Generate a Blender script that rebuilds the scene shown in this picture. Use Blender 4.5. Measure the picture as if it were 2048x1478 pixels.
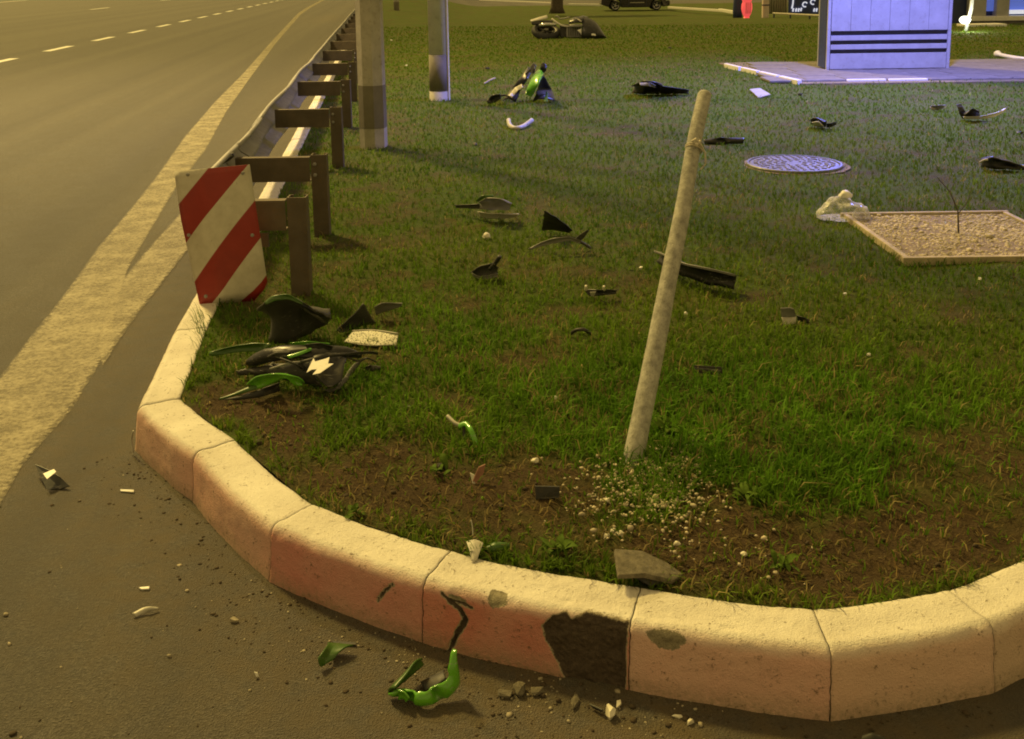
import bpy, bmesh, math, random
import numpy as np
from mathutils import Vector, Matrix, noise

random.seed(7)
RNG = np.random.default_rng(11)
for o in list(bpy.data.objects):
    bpy.data.objects.remove(o)
S = bpy.context.scene
COL = S.collection

# ------------------------------------------------------------------ camera
CF, CX, CY, CH = 2050.0, 1024.0, 300.0, 1.4      # focal length and principal point in photo pixels, eye height
PITCH, ROLL = math.atan(348 / 2050), math.radians(0.8)
cF = Vector((0, math.cos(PITCH), -math.sin(PITCH)))
r0 = Vector((1, 0, 0)); u0 = r0.cross(cF)
cR = r0 * math.cos(ROLL) - u0 * math.sin(ROLL)
cU = u0 * math.cos(ROLL) + r0 * math.sin(ROLL)
cam = bpy.data.cameras.new('camera')
camo = bpy.data.objects.new('camera', cam); COL.objects.link(camo)
m = Matrix((cR, cU, -cF)).transposed().to_4x4(); m.translation = (0, 0, CH)
camo.matrix_world = m
cam.sensor_width = 36; cam.lens = 36 * CF / 2048
cam.shift_y = -(739 - CY) / 2048
cam.clip_end = 600; cam.clip_start = 0.05
S.camera = camo

# ------------------------------------------------------------------ sky, key light, exposure
W = bpy.data.worlds.new('World'); S.world = W; W.use_nodes = True
nt = W.node_tree; nt.nodes.clear()
SUN_EL, SUN_AZ = math.radians(46), math.radians(-38)     # lamp light comes from behind left (azimuth from +Y)
sky = nt.nodes.new('ShaderNodeTexSky'); sky.sky_type = 'NISHITA'; sky.sun_disc = False
sky.sun_elevation = SUN_EL; sky.sun_rotation = SUN_AZ
bg1 = nt.nodes.new('ShaderNodeBackground'); bg1.inputs['Strength'].default_value = 0.004
nt.links.new(sky.outputs[0], bg1.inputs['Color'])
bg2 = nt.nodes.new('ShaderNodeBackground'); bg2.inputs['Color'].default_value = (1.0, 0.715, 0.24, 1)
bg2.inputs['Strength'].default_value = 0.48               # town glow in the night air
add = nt.nodes.new('ShaderNodeAddShader'); wo = nt.nodes.new('ShaderNodeOutputWorld')
nt.links.new(bg1.outputs[0], add.inputs[0]); nt.links.new(bg2.outputs[0], add.inputs[1])
nt.links.new(add.outputs[0], wo.inputs[0])
sd = bpy.data.lights.new('sun', 'SUN'); sd.energy = 3.0; sd.angle = math.radians(6); sd.color = (1.0, 0.72, 0.20)
so = bpy.data.objects.new('sun', sd); COL.objects.link(so)
dirv = Vector((math.sin(SUN_AZ) * math.cos(SUN_EL), math.cos(SUN_AZ) * math.cos(SUN_EL), math.sin(SUN_EL)))
so.rotation_euler = dirv.to_track_quat('Z', 'Y').to_euler()
S.view_settings.view_transform = 'Standard'; S.view_settings.look = 'None'
S.view_settings.gamma = 1; S.view_settings.exposure = 0.0
S.view_settings.use_curve_mapping = False
S.render.engine = 'CYCLES'; S.cycles.filter_width = 1.9
S.cycles.max_bounces = 4; S.cycles.diffuse_bounces = 2; S.cycles.volume_bounces = 0; S.cycles.transparent_max_bounces = 8

# ------------------------------------------------------------------ helpers
def ray(x, y):
    return cF + cR * ((x - CX) / CF) - cU * ((y - CY) / CF)
def G(x, y, z=0.0):
    d = ray(x, y); return Vector((0, 0, CH)) + d * ((z - CH) / d.z)
def Y(x, y, dist):
    d = ray(x, y); return Vector((0, 0, CH)) + d * (dist / d.y)

def tag(o, label, cat, group=None):
    o['label'] = label; o['category'] = cat
    if group: o['group'] = group
    return o
def empty(name, loc, label=None, cat=None, group=None, rz=0):
    o = bpy.data.objects.new(name, None); COL.objects.link(o)
    o.location = loc; o.rotation_euler = (0, 0, rz); o.empty_display_size = 0.1
    if label: tag(o, label, cat, group)
    return o
def mobj(name, verts, faces, mat=None, parent=None, smooth=False, mats=None, fm=None):
    me = bpy.data.meshes.new(name)
    if parent is not None:
        off = parent_loc(parent); verts = [Vector(v) - off for v in verts]
    me.from_pydata([tuple(v) for v in verts], [], faces)
    me.validate()
    for mm in (mats or ([mat] if mat else [])): me.materials.append(mm)
    if fm is not None and len(fm) == len(me.polygons):
        me.polygons.foreach_set('material_index', fm)
    if smooth: me.polygons.foreach_set('use_smooth', [True] * len(me.polygons))
    me.update()
    o = bpy.data.objects.new(name, me); COL.objects.link(o)
    if parent is not None: o.parent = parent
    return o
def parent_loc(p):
    l = Vector((0, 0, 0))
    while p is not None:
        l = l + p.location; p = p.parent
    return l
def center(o):
    """move a top-level mesh's origin to the middle of its base"""
    vs = o.data.vertices
    if not len(vs): return o
    c = Vector((sum(v.co.x for v in vs), sum(v.co.y for v in vs), 0)) / len(vs)
    c.z = min(v.co.z for v in vs)
    o.data.transform(Matrix.Translation(-c)); o.location = o.location + c
    return o

class MB:
    """collects simple solids into one mesh"""
    def __init__(s): s.v = []; s.f = []; s.mi = []; s.cur = 0
    def add(s, vs, fs):
        b = len(s.v); s.v += [Vector(v) for v in vs]
        s.f += [tuple(i + b for i in f) for f in fs]; s.mi += [s.cur] * len(fs); return s
    def box(s, c, d, ax=None):
        c = Vector(c); X, Yv, Z = ax if ax else (Vector((1, 0, 0)), Vector((0, 1, 0)), Vector((0, 0, 1)))
        vs = [c + X * (d[0] / 2 * i) + Yv * (d[1] / 2 * j) + Z * (d[2] / 2 * k) for k in (-1, 1) for j in (-1, 1) for i in (-1, 1)]
        return s.add(vs, [(0, 2, 3, 1), (4, 5, 7, 6), (0, 1, 5, 4), (2, 6, 7, 3), (0, 4, 6, 2), (1, 3, 7, 5)])
    def tube(s, pts, r, n=8, caps=True):
        pts = [Vector(p) for p in pts]; R = r if isinstance(r, (list, tuple)) else [r] * len(pts)
        vs, fs = [], []
        ref = None
        for i, p in enumerate(pts):
            t = (pts[min(i + 1, len(pts) - 1)] - pts[max(i - 1, 0)]).normalized()
            if ref is None:
                ref = t.cross(Vector((0, 0, 1)))
                if ref.length < 1e-3: ref = t.cross(Vector((1, 0, 0)))
            a = (ref - t * ref.dot(t)).normalized(); b = t.cross(a); ref = a
            for k in range(n):
                an = 2 * math.pi * k / n
                vs.append(p + (a * math.cos(an) + b * math.sin(an)) * R[i])
        for i in range(len(pts) - 1):
            for k in range(n):
                fs.append((i * n + k, i * n + (k + 1) % n, (i + 1) * n + (k + 1) % n, (i + 1) * n + k))
        if caps:
            fs.append(tuple(range(n - 1, -1, -1))); fs.append(tuple((len(pts) - 1) * n + k for k in range(n)))
        return s.add(vs, fs)
    def lathe(s, c, prof, n=24, ax=None):
        c = Vector(c); X, Yv, Z = ax if ax else (Vector((1, 0, 0)), Vector((0, 1, 0)), Vector((0, 0, 1)))
        vs, fs = [], []
        for (r, z) in prof:
            for k in range(n):
                an = 2 * math.pi * k / n
                vs.append(c + X * (r * math.cos(an)) + Yv * (r * math.sin(an)) + Z * z)
        for i in range(len(prof) - 1):
            for k in range(n):
                fs.append((i * n + k, i * n + (k + 1) % n, (i + 1) * n + (k + 1) % n, (i + 1) * n + k))
        fs.append(tuple(range(n - 1, -1, -1))); fs.append(tuple((len(prof) - 1) * n + k for k in range(n)))
        return s.add(vs, fs)
    def prism(s, poly, ext):
        n = len(poly); poly = [Vector(p) for p in poly]; ext = Vector(ext)
        vs = poly + [p + ext for p in poly]
        return s.add(vs, [tuple(range(n))[::-1], tuple(range(n, 2 * n))] + [(i, (i + 1) % n, n + (i + 1) % n, n + i) for i in range(n)])
    def build(s, name, mat, parent=None, smooth=False, bevel=0, mats=None):
        o = mobj(name, s.v, s.f, mat, parent, smooth, mats, s.mi if mats else None)
        bm = bmesh.new(); bm.from_mesh(o.data); bmesh.ops.recalc_face_normals(bm, faces=bm.faces); bm.to_mesh(o.data); bm.free()
        if bevel:
            b = o.modifiers.new('bevel', 'BEVEL'); b.width = bevel; b.segments = 2; b.limit_method = 'ANGLE'
        return o

def vnoise(x, y, seed=0):
    x = np.asarray(x, float); y = np.asarray(y, float)
    xi = np.floor(x).astype(np.int64); yi = np.floor(y).astype(np.int64)
    fx = x - xi; fy = y - yi; fx = fx * fx * (3 - 2 * fx); fy = fy * fy * (3 - 2 * fy)
    def h(a, b):
        n = (a * 374761393 + b * 668265263 + seed * 974711) & 0x7fffffff
        n = ((n ^ (n >> 13)) * 1274126177) & 0x7fffffff
        return ((n ^ (n >> 16)) & 0xffff) / 65535.0
    return (h(xi, yi) * (1 - fx) + h(xi + 1, yi) * fx) * (1 - fy) + (h(xi, yi + 1) * (1 - fx) + h(xi + 1, yi + 1) * fx) * fy
def fbm(x, y, seed=0):
    return (vnoise(x, y, seed) * .55 + vnoise(x * 2.1, y * 2.1, seed + 1) * .28 + vnoise(x * 4.3, y * 4.3, seed + 2) * .17)
def sst(a, b, x):
    t = np.clip((np.asarray(x, float) - a) / (b - a), 0, 1); return t * t * (3 - 2 * t)

# ------------------------------------------------------------------ materials
def nm(name):
    mt = bpy.data.materials.new(name); mt.use_nodes = True
    t = mt.node_tree; b = t.nodes['Principled BSDF']
    return mt, t, b
def N(t, kind, **kw):
    n = t.nodes.new(kind)
    for k, v in kw.items():
        if k in n.inputs: n.inputs[k].default_value = v
        else: setattr(n, k, v)
    return n
def ramp(t, src, stops):
    r = t.nodes.new('ShaderNodeValToRGB'); t.links.new(src, r.inputs[0])
    e = r.color_ramp.elements
    while len(e) < len(stops): e.new(0.5)
    for i, (p, c) in enumerate(stops):
        e[i].position = p; e[i].color = (*c, 1) if len(c) == 3 else c
    return r.outputs[0]
def mixc(t, fac, a, b, mode='MIX'):
    n = t.nodes.new('ShaderNodeMix'); n.data_type = 'RGBA'; n.blend_type = mode
    for s, v in ((0, fac), (6, a), (7, b)):
        if hasattr(v, 'is_linked'): t.links.new(v, n.inputs[s])
        elif s == 0: n.inputs[0].default_value = v
        else: n.inputs[s].default_value = (*v, 1)
    return n.outputs[2]
def mth(t, op, a, b=0.0, c=None, clamp=False):
    n = t.nodes.new('ShaderNodeMath'); n.operation = op; n.use_clamp = clamp
    for i, v in enumerate((a, b, c)):
        if v is None: continue
        if hasattr(v, 'is_linked'): t.links.new(v, n.inputs[i])
        else: n.inputs[i].default_value = v
    return n.outputs[0]
def tex(t, scale, detail=4, rough=.55, coord=None, kind='ShaderNodeTexNoise'):
    n = t.nodes.new(kind); n.inputs['Scale'].default_value = scale
    if kind == 'ShaderNodeTexNoise':
        n.inputs['Detail'].default_value = detail; n.inputs['Roughness'].default_value = rough
    if coord is not None: t.links.new(coord, n.inputs['Vector'])
    return n
def pos(t):
    return t.nodes.new('ShaderNodeNewGeometry').outputs['Position']
def bump(t, b, h, strength=.3, dist=.01):
    n = t.nodes.new('ShaderNodeBump'); n.inputs['Strength'].default_value = strength; n.inputs['Distance'].default_value = dist
    t.links.new(h, n.inputs['Height']); t.links.new(n.outputs[0], b.inputs['Normal'])

def simple(name, c, rough=.5, metal=0., var=.25, scale=14., dirt=None, dirt_amt=.35, bmp=.0, coat=0., spec=.5, scr=0.):
    """painted / plastic / metal surface with grain, grime and gloss variation"""
    mt, t, b = nm(name)
    oc = t.nodes.new('ShaderNodeTexCoord').outputs['Object']
    n1 = tex(t, scale, 5, .6, oc); n2 = tex(t, scale * 4.5, 3, .6, oc)
    dark = tuple(x * (1 - var) for x in c); lite = tuple(min(1, x * (1 + var * .5)) for x in c)
    col = ramp(t, n1.outputs[0], [(.3, dark), (.7, lite)])
    if dirt:
        f = ramp(t, n2.outputs[0], [(.55, (0, 0, 0)), (.72, (1, 1, 1))])
        f2 = mth(t, 'MULTIPLY', f, dirt_amt); col = mixc(t, f2, col, dirt)
    if scr:
        mp_ = t.nodes.new('ShaderNodeMapping'); mp_.inputs['Scale'].default_value = (6, 130, 130); mp_.inputs['Rotation'].default_value = (.4, .3, .7); t.links.new(oc, mp_.inputs[0])
        sc = tex(t, 1., 3, .6, mp_.outputs[0]); f = mth(t, 'MULTIPLY', ramp(t, sc.outputs[0], [(.60, (0, 0, 0)), (.66, (1, 1, 1))]), ramp(t, n1.outputs[0], [(.42, (0, 0, 0)), (.6, (1, 1, 1))]))
        col = mixc(t, mth(t, 'MULTIPLY', f, scr), col, (.30, .29, .26))
    t.links.new(col, b.inputs['Base Color'])
    rr = mth(t, 'MULTIPLY_ADD', n2.outputs[0], .3, max(.05, rough - .15)); t.links.new(rr, b.inputs['Roughness'])
    b.inputs['Metallic'].default_value = metal; b.inputs['Specular IOR Level'].default_value = spec
    b.inputs['Coat Weight'].default_value = coat; b.inputs['Coat Roughness'].default_value = .08
    if bmp: bump(t, b, n2.outputs[0], bmp, .004)
    return mt

SOIL = (.10, .068, .036)
def asphalt(name):
    mt, t, b = nm(name); p = pos(t)
    ag = tex(t, 210, 2, .6, p, 'ShaderNodeTexVoronoi'); fine = tex(t, 420, 3, .7, p); mid = tex(t, 9, 5, .6, p); big = tex(t, .8, 5, .6, p)
    c = ramp(t, ag.outputs['Color'], [(.0, (.045, .042, .036)), (.5, (.088, .082, .070)), (1., (.21, .195, .165))])
    sp_ = tex(t, 65, 4, .75, p); c = mixc(t, ramp(t, sp_.outputs[0], [(.40, (.55, .55, .55)), (.52, (0, 0, 0))]), c, (.035, .032, .027)); c = mixc(t, ramp(t, sp_.outputs[0], [(.56, (0, 0, 0)), (.68, (.5, .5, .5))]), c, (.21, .19, .15))
    c = mixc(t, ramp(t, mid.outputs[0], [(.35, (0, 0, 0)), (.75, (.55, .55, .55))]), c, (.12, .10, .065))
    c = mixc(t, ramp(t, big.outputs[0], [(.35, (0, 0, 0)), (.7, (.45, .45, .45))]), c, (.085, .08, .07))
    at = t.nodes.new('ShaderNodeAttribute'); at.attribute_name = 'dust'
    dn = mth(t, 'MULTIPLY', at.outputs['Fac'], ramp(t, tex(t, 14, 6, .7, p).outputs[0], [(.35, (.1, .1, .1)), (.62, (1, 1, 1))]))
    c = mixc(t, dn, c, (.125, .095, .052))
    # straight seams and old tyre tracks run along the carriageway
    sep = t.nodes.new('ShaderNodeSeparateXYZ'); t.links.new(p, sep.inputs[0])
    lat = mth(t, 'MULTIPLY_ADD', sep.outputs[1], .1155, sep.outputs[0])
    comb = t.nodes.new('ShaderNodeCombineXYZ'); t.links.new(lat, comb.inputs[0])
    yl = mth(t, 'MULTIPLY', sep.outputs[1], .012); t.links.new(yl, comb.inputs[1])
    tr = tex(t, 1.1, 4, .6, comb.outputs[0])
    c = mixc(t, ramp(t, tr.outputs[0], [(.4, (0, 0, 0)), (.62, (.65, .65, .65))]), c, (.055, .050, .045))
    t.links.new(c, b.inputs['Base Color'])
    t.links.new(mth(t, 'MULTIPLY_ADD', mid.outputs[0], .2, .62), b.inputs['Roughness'])
    h = mth(t, 'ADD', ag.outputs['Distance'], fine.outputs[0]); bump(t, b, h, .8, .006)
    return mt
def paint_road(name):
    mt, t, b = nm(name); p = pos(t)
    uv = t.nodes.new('ShaderNodeUVMap'); sep = t.nodes.new('ShaderNodeSeparateXYZ'); t.links.new(uv.outputs[0], sep.inputs[0])
    n1 = tex(t, 55, 5, .75, p); n2 = tex(t, 6, 5, .65, p); n3 = tex(t, 160, 3, .6, p)
    edge = sep.outputs[1]                                    # metres to the line's edge, stored in V
    e = mth(t, 'ADD', mth(t, 'MULTIPLY', edge, 13.), mth(t, 'MULTIPLY_ADD', n1.outputs[0], 3.2, -1.45))
    m1 = ramp(t, e, [(.05, (0, 0, 0)), (.85, (1, 1, 1))])
    w = mth(t, 'ADD', mth(t, 'MULTIPLY', n1.outputs[0], .65), mth(t, 'MULTIPLY', n2.outputs[0], .35))
    m2 = ramp(t, w, [(.36, (.2, .2, .2)), (.60, (.8, .8, .8))])
    mask = mth(t, 'MULTIPLY', m1, m2)
    c = ramp(t, n2.outputs[0], [(.3, (.34, .295, .185)), (.7, (.47, .415, .275))])
    c = mixc(t, ramp(t, n3.outputs[0], [(.55, (0, 0, 0)), (.75, (.6, .6, .6))]), c, (.22, .19, .14))
    t.links.new(c, b.inputs['Base Color']); b.inputs['Roughness'].default_value = .7
    bump(t, b, n3.outputs[0], .4, .003)
    tr = t.nodes.new('ShaderNodeBsdfTransparent'); mx = t.nodes.new('ShaderNodeMixShader')
    out = t.nodes['Material Output']
    t.links.new(mask, mx.inputs[0]); t.links.new(tr.outputs[0], mx.inputs[1]); t.links.new(b.outputs[0], mx.inputs[2]); t.links.new(mx.outputs[0], out.inputs[0])
    return mt
def lawn_mat():
    mt, t, b = nm('lawn_soil'); p = pos(t)
    at = t.nodes.new('ShaderNodeAttribute'); at.attribute_name = 'bare'
    n1 = tex(t, 30, 6, .7, p); n2 = tex(t, 1.3, 5, .6, p); n3 = tex(t, 140, 4, .7, p); n4 = tex(t, 7, 5, .65, p)
    g = ramp(t, n1.outputs[0], [(.3, (.055, .085, .016)), (.55, (.080, .128, .018)), (.8, (.12, .155, .028))])
    g = mixc(t, ramp(t, n2.outputs[0], [(.4, (0, 0, 0)), (.68, (.75, .75, .75))]), g, (.125, .130, .042))
    g = mixc(t, ramp(t, n4.outputs[0], [(.45, (0, 0, 0)), (.7, (.55, .55, .55))]), g, (.10, .115, .034))
    s = ramp(t, n3.outputs[0], [(.25, (.045, .030, .016)), (.5, SOIL), (.78, (.19, .135, .075))])
    s = mixc(t, ramp(t, n4.outputs[0], [(.35, (.6, .6, .6)), (.6, (0, 0, 0))]), s, (.05, .035, .018))
    c = mixc(t, at.outputs['Fac'], g, s)
    t.links.new(c, b.inputs['Base Color']); b.inputs['Roughness'].default_value = .95; b.inputs['Specular IOR Level'].default_value = .15
    bump(t, b, mth(t, 'ADD', n3.outputs[0], n1.outputs[0]), .9, .02)
    return mt
def grass_mat(name, trans=.35):
    mt, t, b = nm(name)
    at = t.nodes.new('ShaderNodeAttribute'); at.attribute_name = 'tint'
    t.links.new(at.outputs['Color'], b.inputs['Base Color']); b.inputs['Roughness'].default_value = .7; b.inputs['Specular IOR Level'].default_value = .12
    tl = t.nodes.new('ShaderNodeBsdfTranslucent'); t.links.new(at.outputs['Color'], tl.inputs[0])
    mx = t.nodes.new('ShaderNodeMixShader'); mx.inputs[0].default_value = trans
    t.links.new(b.outputs[0], mx.inputs[1]); t.links.new(tl.outputs[0], mx.inputs[2]); t.links.new(mx.outputs[0], t.nodes['Material Output'].inputs[0])
    return mt
def kerb_mat():
    mt, t, b = nm('kerb_paint'); p = pos(t)
    uv = t.nodes.new('ShaderNodeUVMap'); sep = t.nodes.new('ShaderNodeSeparateXYZ'); t.links.new(uv.outputs[0], sep.inputs[0])
    oi = t.nodes.new('ShaderNodeObjectInfo')
    n1 = tex(t, 22, 5, .65, p); n2 = tex(t, 95, 4, .7, p); n3 = tex(t, 5, 4, .6, p); n4 = tex(t, 300, 3, .6, p)
    v = mth(t, 'ADD', sep.outputs[1], mth(t, 'MULTIPLY_ADD', n1.outputs[0], .020, -.010))
    f = ramp(t, v, [(.146, (0, 0, 0)), (.180, (1, 1, 1))])
    white = ramp(t, n3.outputs[0], [(.3, (.66, .61, .53)), (.7, (.83, .79, .71))])
    pink = mixc(t, ramp(t, n3.outputs[0], [(.35, (0, 0, 0)), (.7, (.35, .35, .35))]), oi.outputs['Color'], (.62, .50, .42))
    c = mixc(t, f, white, pink)
    low = ramp(t, v, [(.255, (0, 0, 0)), (.30, (.7, .7, .7))])
    c = mixc(t, mth(t, 'MULTIPLY', low, ramp(t, n2.outputs[0], [(.3, (.2, .2, .2)), (.6, (1, 1, 1))])), c, (.30, .235, .15))
    sp = ramp(t, n2.outputs[0], [(.575, (0, 0, 0)), (.635, (1, 1, 1))])           # mud splashes
    sp2 = ramp(t, n1.outputs[0], [(.46, (0, 0, 0)), (.60, (1, 1, 1))])
    c = mixc(t, mth(t, 'MULTIPLY', mth(t, 'MULTIPLY', sp, sp2), .85), c, (.13, .085, .045))
    wear = ramp(t, n4.outputs[0], [(.60, (0, 0, 0)), (.70, (.5, .5, .5))])
    c = mixc(t, mth(t, 'MULTIPLY', wear, sp2), c, (.34, .30, .22))
    jn = tex(t, 75, 5, .75, p)
    def patch(c, an, dark, lite, amp):
        at = t.nodes.new('ShaderNodeAttribute'); at.attribute_name = an
        d = mth(t, 'MULTIPLY_ADD', mth(t, 'ADD', at.outputs['Fac'], mth(t, 'MULTIPLY_ADD', jn.outputs[0], amp, -amp * .5)), 40., .5)
        return mixc(t, ramp(t, d, [(.47, (0, 0, 0)), (.53, (1, 1, 1))]), c, ramp(t, n2.outputs[0], [(.3, dark), (.7, lite)]))
    c = patch(c, 'raw_d', (.15, .13, .085), (.36, .32, .22), .020)
    c = patch(c, 'rim_d', (.30, .25, .17), (.46, .40, .29), .014)
    c = patch(c, 'dark_d', (.042, .028, .020), (.10, .072, .05), .012)
    t.links.new(c, b.inputs['Base Color']); b.inputs['Roughness'].default_value = .72
    bump(t, b, mth(t, 'ADD', n2.outputs[0], mth(t, 'MULTIPLY', n4.outputs[0], .9)), .6, .008)
    return mt

M = {}
M['asphalt'] = asphalt('asphalt'); M['paint'] = paint_road('road_paint'); M['lawn'] = lawn_mat()
M['grass'] = grass_mat('grass'); M['kerb'] = kerb_mat()
M['concrete'] = simple('concrete', (.34, .31, .25), .85, var=.35, scale=9, dirt=(.15, .12, .08), dirt_amt=.5, bmp=.5)
M['rawconc'] = simple('raw_concrete', (.24, .205, .14), .9, var=.4, scale=40, dirt=(.1, .08, .05), dirt_amt=.6, bmp=.8)
M['darkconc'] = simple('damp_dark_concrete', (.066, .046, .033), .9, var=.4, scale=30, dirt=(.11, .08, .05), dirt_amt=.6, bmp=.8)
M['slab'] = simple('dusty_slab', (.17, .15, .11), .9, var=.5, scale=60, dirt=(.09, .07, .04), dirt_amt=.6, bmp=.7)
M['galv'] = simple('galvanised_steel', (.30, .29, .285), .6, .3, var=.25, scale=7, dirt=(.22, .17, .11), dirt_amt=.45, bmp=.1)
M['post'] = simple('weathered_steel', (.12, .095, .068), .7, .2, var=.3, scale=9, dirt=(.16, .11, .06), dirt_amt=.5, bmp=.15)
M['gpaint'] = simple('green_plastic', (.12, .40, .015), .28, var=.18, scale=9, dirt=(.10, .11, .03), dirt_amt=.3, coat=.6, scr=.6)
M['dgreen'] = simple('dark_green_plastic', (.055, .13, .018), .4, var=.3, scale=9, dirt=(.09, .08, .04), dirt_amt=.4, scr=.6)
M['black'] = simple('black_plastic', (.018, .018, .019), .38, var=.3, scale=12, dirt=(.07, .055, .03), dirt_amt=.35, scr=.6)
M['mblack'] = simple('matt_black_plastic', (.030, .029, .027), .6, var=.3, scale=12, dirt=(.09, .07, .04), dirt_amt=.4, scr=.6)
M['charcoal'] = simple('charcoal_plastic', (.062, .060, .056), .55, var=.3, scale=14, dirt=(.11, .09, .05), dirt_amt=.35, scr=.6)
M['grey'] = simple('grey_plastic', (.22, .215, .205), .45, var=.25, scale=14, dirt=(.14, .11, .06), dirt_amt=.35, scr=.6)
M['pale'] = simple('pale_plastic', (.50, .48, .42), .45, var=.2, scale=14, dirt=(.25, .2, .12), dirt_amt=.4)
M['white'] = simple('white_paint', (.78, .76, .70), .5, var=.12, scale=14, dirt=(.4, .34, .22), dirt_amt=.3)
M['chrome'] = simple('bright_metal', (.62, .62, .62), .22, .9, var=.2, scale=20)
M['polesteel'] = simple('pole_steel', (.68, .66, .60), .45, .05, var=.2, scale=3, dirt=(.3, .26, .2), dirt_amt=.3)
M['dash'] = simple('lane_paint', (.80, .78, .70), .6, var=.15, scale=3)
M['rubber'] = simple('tyre_rubber', (.022, .022, .023), .75, var=.3, scale=30, bmp=.3)
M['wood'] = simple('weathered_wood', (.43, .42, .37), .75, var=.45, scale=42, dirt=(.16, .14, .10), dirt_amt=.7, bmp=.6)
M['timber'] = simple('timber_edging', (.46, .39, .26), .85, var=.3, scale=18, dirt=(.2, .15, .09), dirt_amt=.5, bmp=.4)
M['rope'] = simple('rope', (.66, .60, .48), .9, var=.3, scale=60, bmp=.5)
M['gravel'] = simple('pale_gravel', (.55, .48, .35), .9, var=.5, scale=20, dirt=(.2, .15, .09), dirt_amt=.5)
M['clod'] = simple('soil_clods', (.075, .055, .034), .95, var=.5, scale=30)
M['chip'] = simple('concrete_chips', (.42, .37, .27), .9, var=.5, scale=30)
M['stone'] = simple('white_stone', (.74, .70, .58), .6, var=.15, scale=20)
M['iron'] = simple('cast_iron', (.20, .20, .21), .5, .45, var=.3, scale=14, dirt=(.13, .1, .07), dirt_amt=.5, bmp=.3)
M['dust'] = simple('trodden_earth', (.22, .17, .10), .95, var=.35, scale=16, bmp=.7)
M['panel'] = simple('pylon_panel', (.37, .365, .36), .5, var=.16, scale=5, dirt=(.24, .22, .18), dirt_amt=.4)
M['slot'] = simple('dark_slot', (.05, .055, .12), .6)
M['paver'] = simple('paver', (.20, .18, .16), .85, var=.3, scale=7, dirt=(.15, .12, .09), dirt_amt=.5, bmp=.4)
M['glass'] = simple('dark_glass', (.02, .025, .035), .12, var=.1, scale=3)
M['car'] = simple('dark_car_paint', (.025, .018, .03), .25, .2, var=.1, scale=3, coat=.8)
M['red'] = simple('red_plastic', (.75, .07, .06), .45, var=.15, scale=9)
M['bark'] = simple('bark', (.10, .08, .06), .95, var=.4, scale=10, bmp=.9)
M['navy'] = simple('navy_panel', (.03, .045, .14), .5, var=.15, scale=4)
M['cream'] = simple('cream_cloth', (.62, .58, .50), .8, var=.12, scale=6)
def glow(name, c, st):
    mt, t, b = nm(name); b.inputs['Base Color'].default_value = (*c, 1); b.inputs['Emission Color'].default_value = (*c, 1); b.inputs['Emission Strength'].default_value = st; return mt
M['litred'] = glow('lit_red', (.9, .10, .10), .7); M['litwhite'] = glow('glow_white', (.75, .8, 1.), .6); M['litwin'] = glow('glow_blue_window', (.10, .16, .62), .55)  # glow added to brighten far things: bollard, ornaments, windows and sills
M['pinkshard'] = simple('brick_red_shard', (.34, .17, .12), .7, var=.3, scale=20)

# ------------------------------------------------------------------ plan of the island: kerb line
ROADZ = -0.155
RD = Vector((-0.1155, 0.9933, 0)).normalized()
def kp(x, y): return G(x, y, 0.0).xy.to_3d()
front = [kp(272, 812), kp(385, 905), kp(540, 1050), kp(845, 1162), kp(1260, 1247), kp(1662, 1302), kp(1990, 1250)]
left = [kp(345, 660), kp(400, 565)]
l0 = Vector((-1.60, 6.0, 0))
left += [Vector((-1.505, 5.1, 0)), l0]
lp = l0.copy()
while lp.y < 58:
    step = 1.0 if lp.y < 24 else 4.0
    lp = lp + Vector((-.1235, 1, 0)).normalized() * step; left.append(lp.copy())
right = [kp(2200, 1160), Vector((1.72, 2.50, 0)), Vector((2.1, 2.85, 0)), Vector((2.6, 3.4, 0)), Vector((4.5, 5.4, 0)), Vector((13, 11, 0)), Vector((60, 30, 0))]
line = list(reversed(left)) + front + right          # from far left, round the nose, to far right
ci = len(left)                                          # index of the corner
def unit(v): return v.normalized()
inw = []
for i, p in enumerate(line):
    a = unit(p - line[i - 1]) if i > 0 else unit(line[1] - p)
    b = unit(line[i + 1] - p) if i < len(line) - 1 else a
    na = Vector((-a.y, a.x, 0)); nb = Vector((-b.y, b.x, 0))   # inward is on the left when walking from far left, round the nose, to the right
    mm = unit(na + nb); inw.append(mm / max(.55, mm.dot(na)))
KW = 0.135
inner = [p + inw[i] * KW for i, p in enumerate(line)]

lowi = max(range(len(inner)), key=lambda i: -inner[i].y)
Lx = [(v.y, v.x) for v in inner[:lowi + 1]][::-1]; Rx = [(v.y, v.x) for v in inner[lowi:]]
def xl(y): return np.interp(y, [a for a, _ in Lx], [b for _, b in Lx])
def xr(y): return np.interp(y, [a for a, _ in Rx], [b for _, b in Rx])
LPY = np.array([[v.x, v.y] for v in inner])
def dk(x, y):
    """distance to the kerb's inner line"""
    x = np.asarray(x, float); y = np.asarray(y, float); d = np.full(x.shape, 1e9)
    for i in range(len(LPY) - 1):
        a, b = LPY[i], LPY[i + 1]
        if a[1] > 20 and b[1] > 20: continue
        ab = b - a; L2 = (ab ** 2).sum()
        tt = np.clip(((x - a[0]) * ab[0] + (y - a[1]) * ab[1]) / L2, 0, 1)
        d = np.minimum(d, np.hypot(x - a[0] - tt * ab[0], y - a[1] - tt * ab[1]))
    return d
def drop(x, y):
    """the ground falls away gently behind the lawn"""
    return -1.0 * sst(24, 66, y) * sst(0, 6, np.asarray(x, float) - np.interp(y, [a for a, _ in Lx], [b for _, b in Lx]))
def ell(x, y, px, py, rx, ry):
    c = G(px, py); return np.clip(1 - np.hypot((x - c.x) / rx, (y - c.y) / ry), 0, 1)
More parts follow.
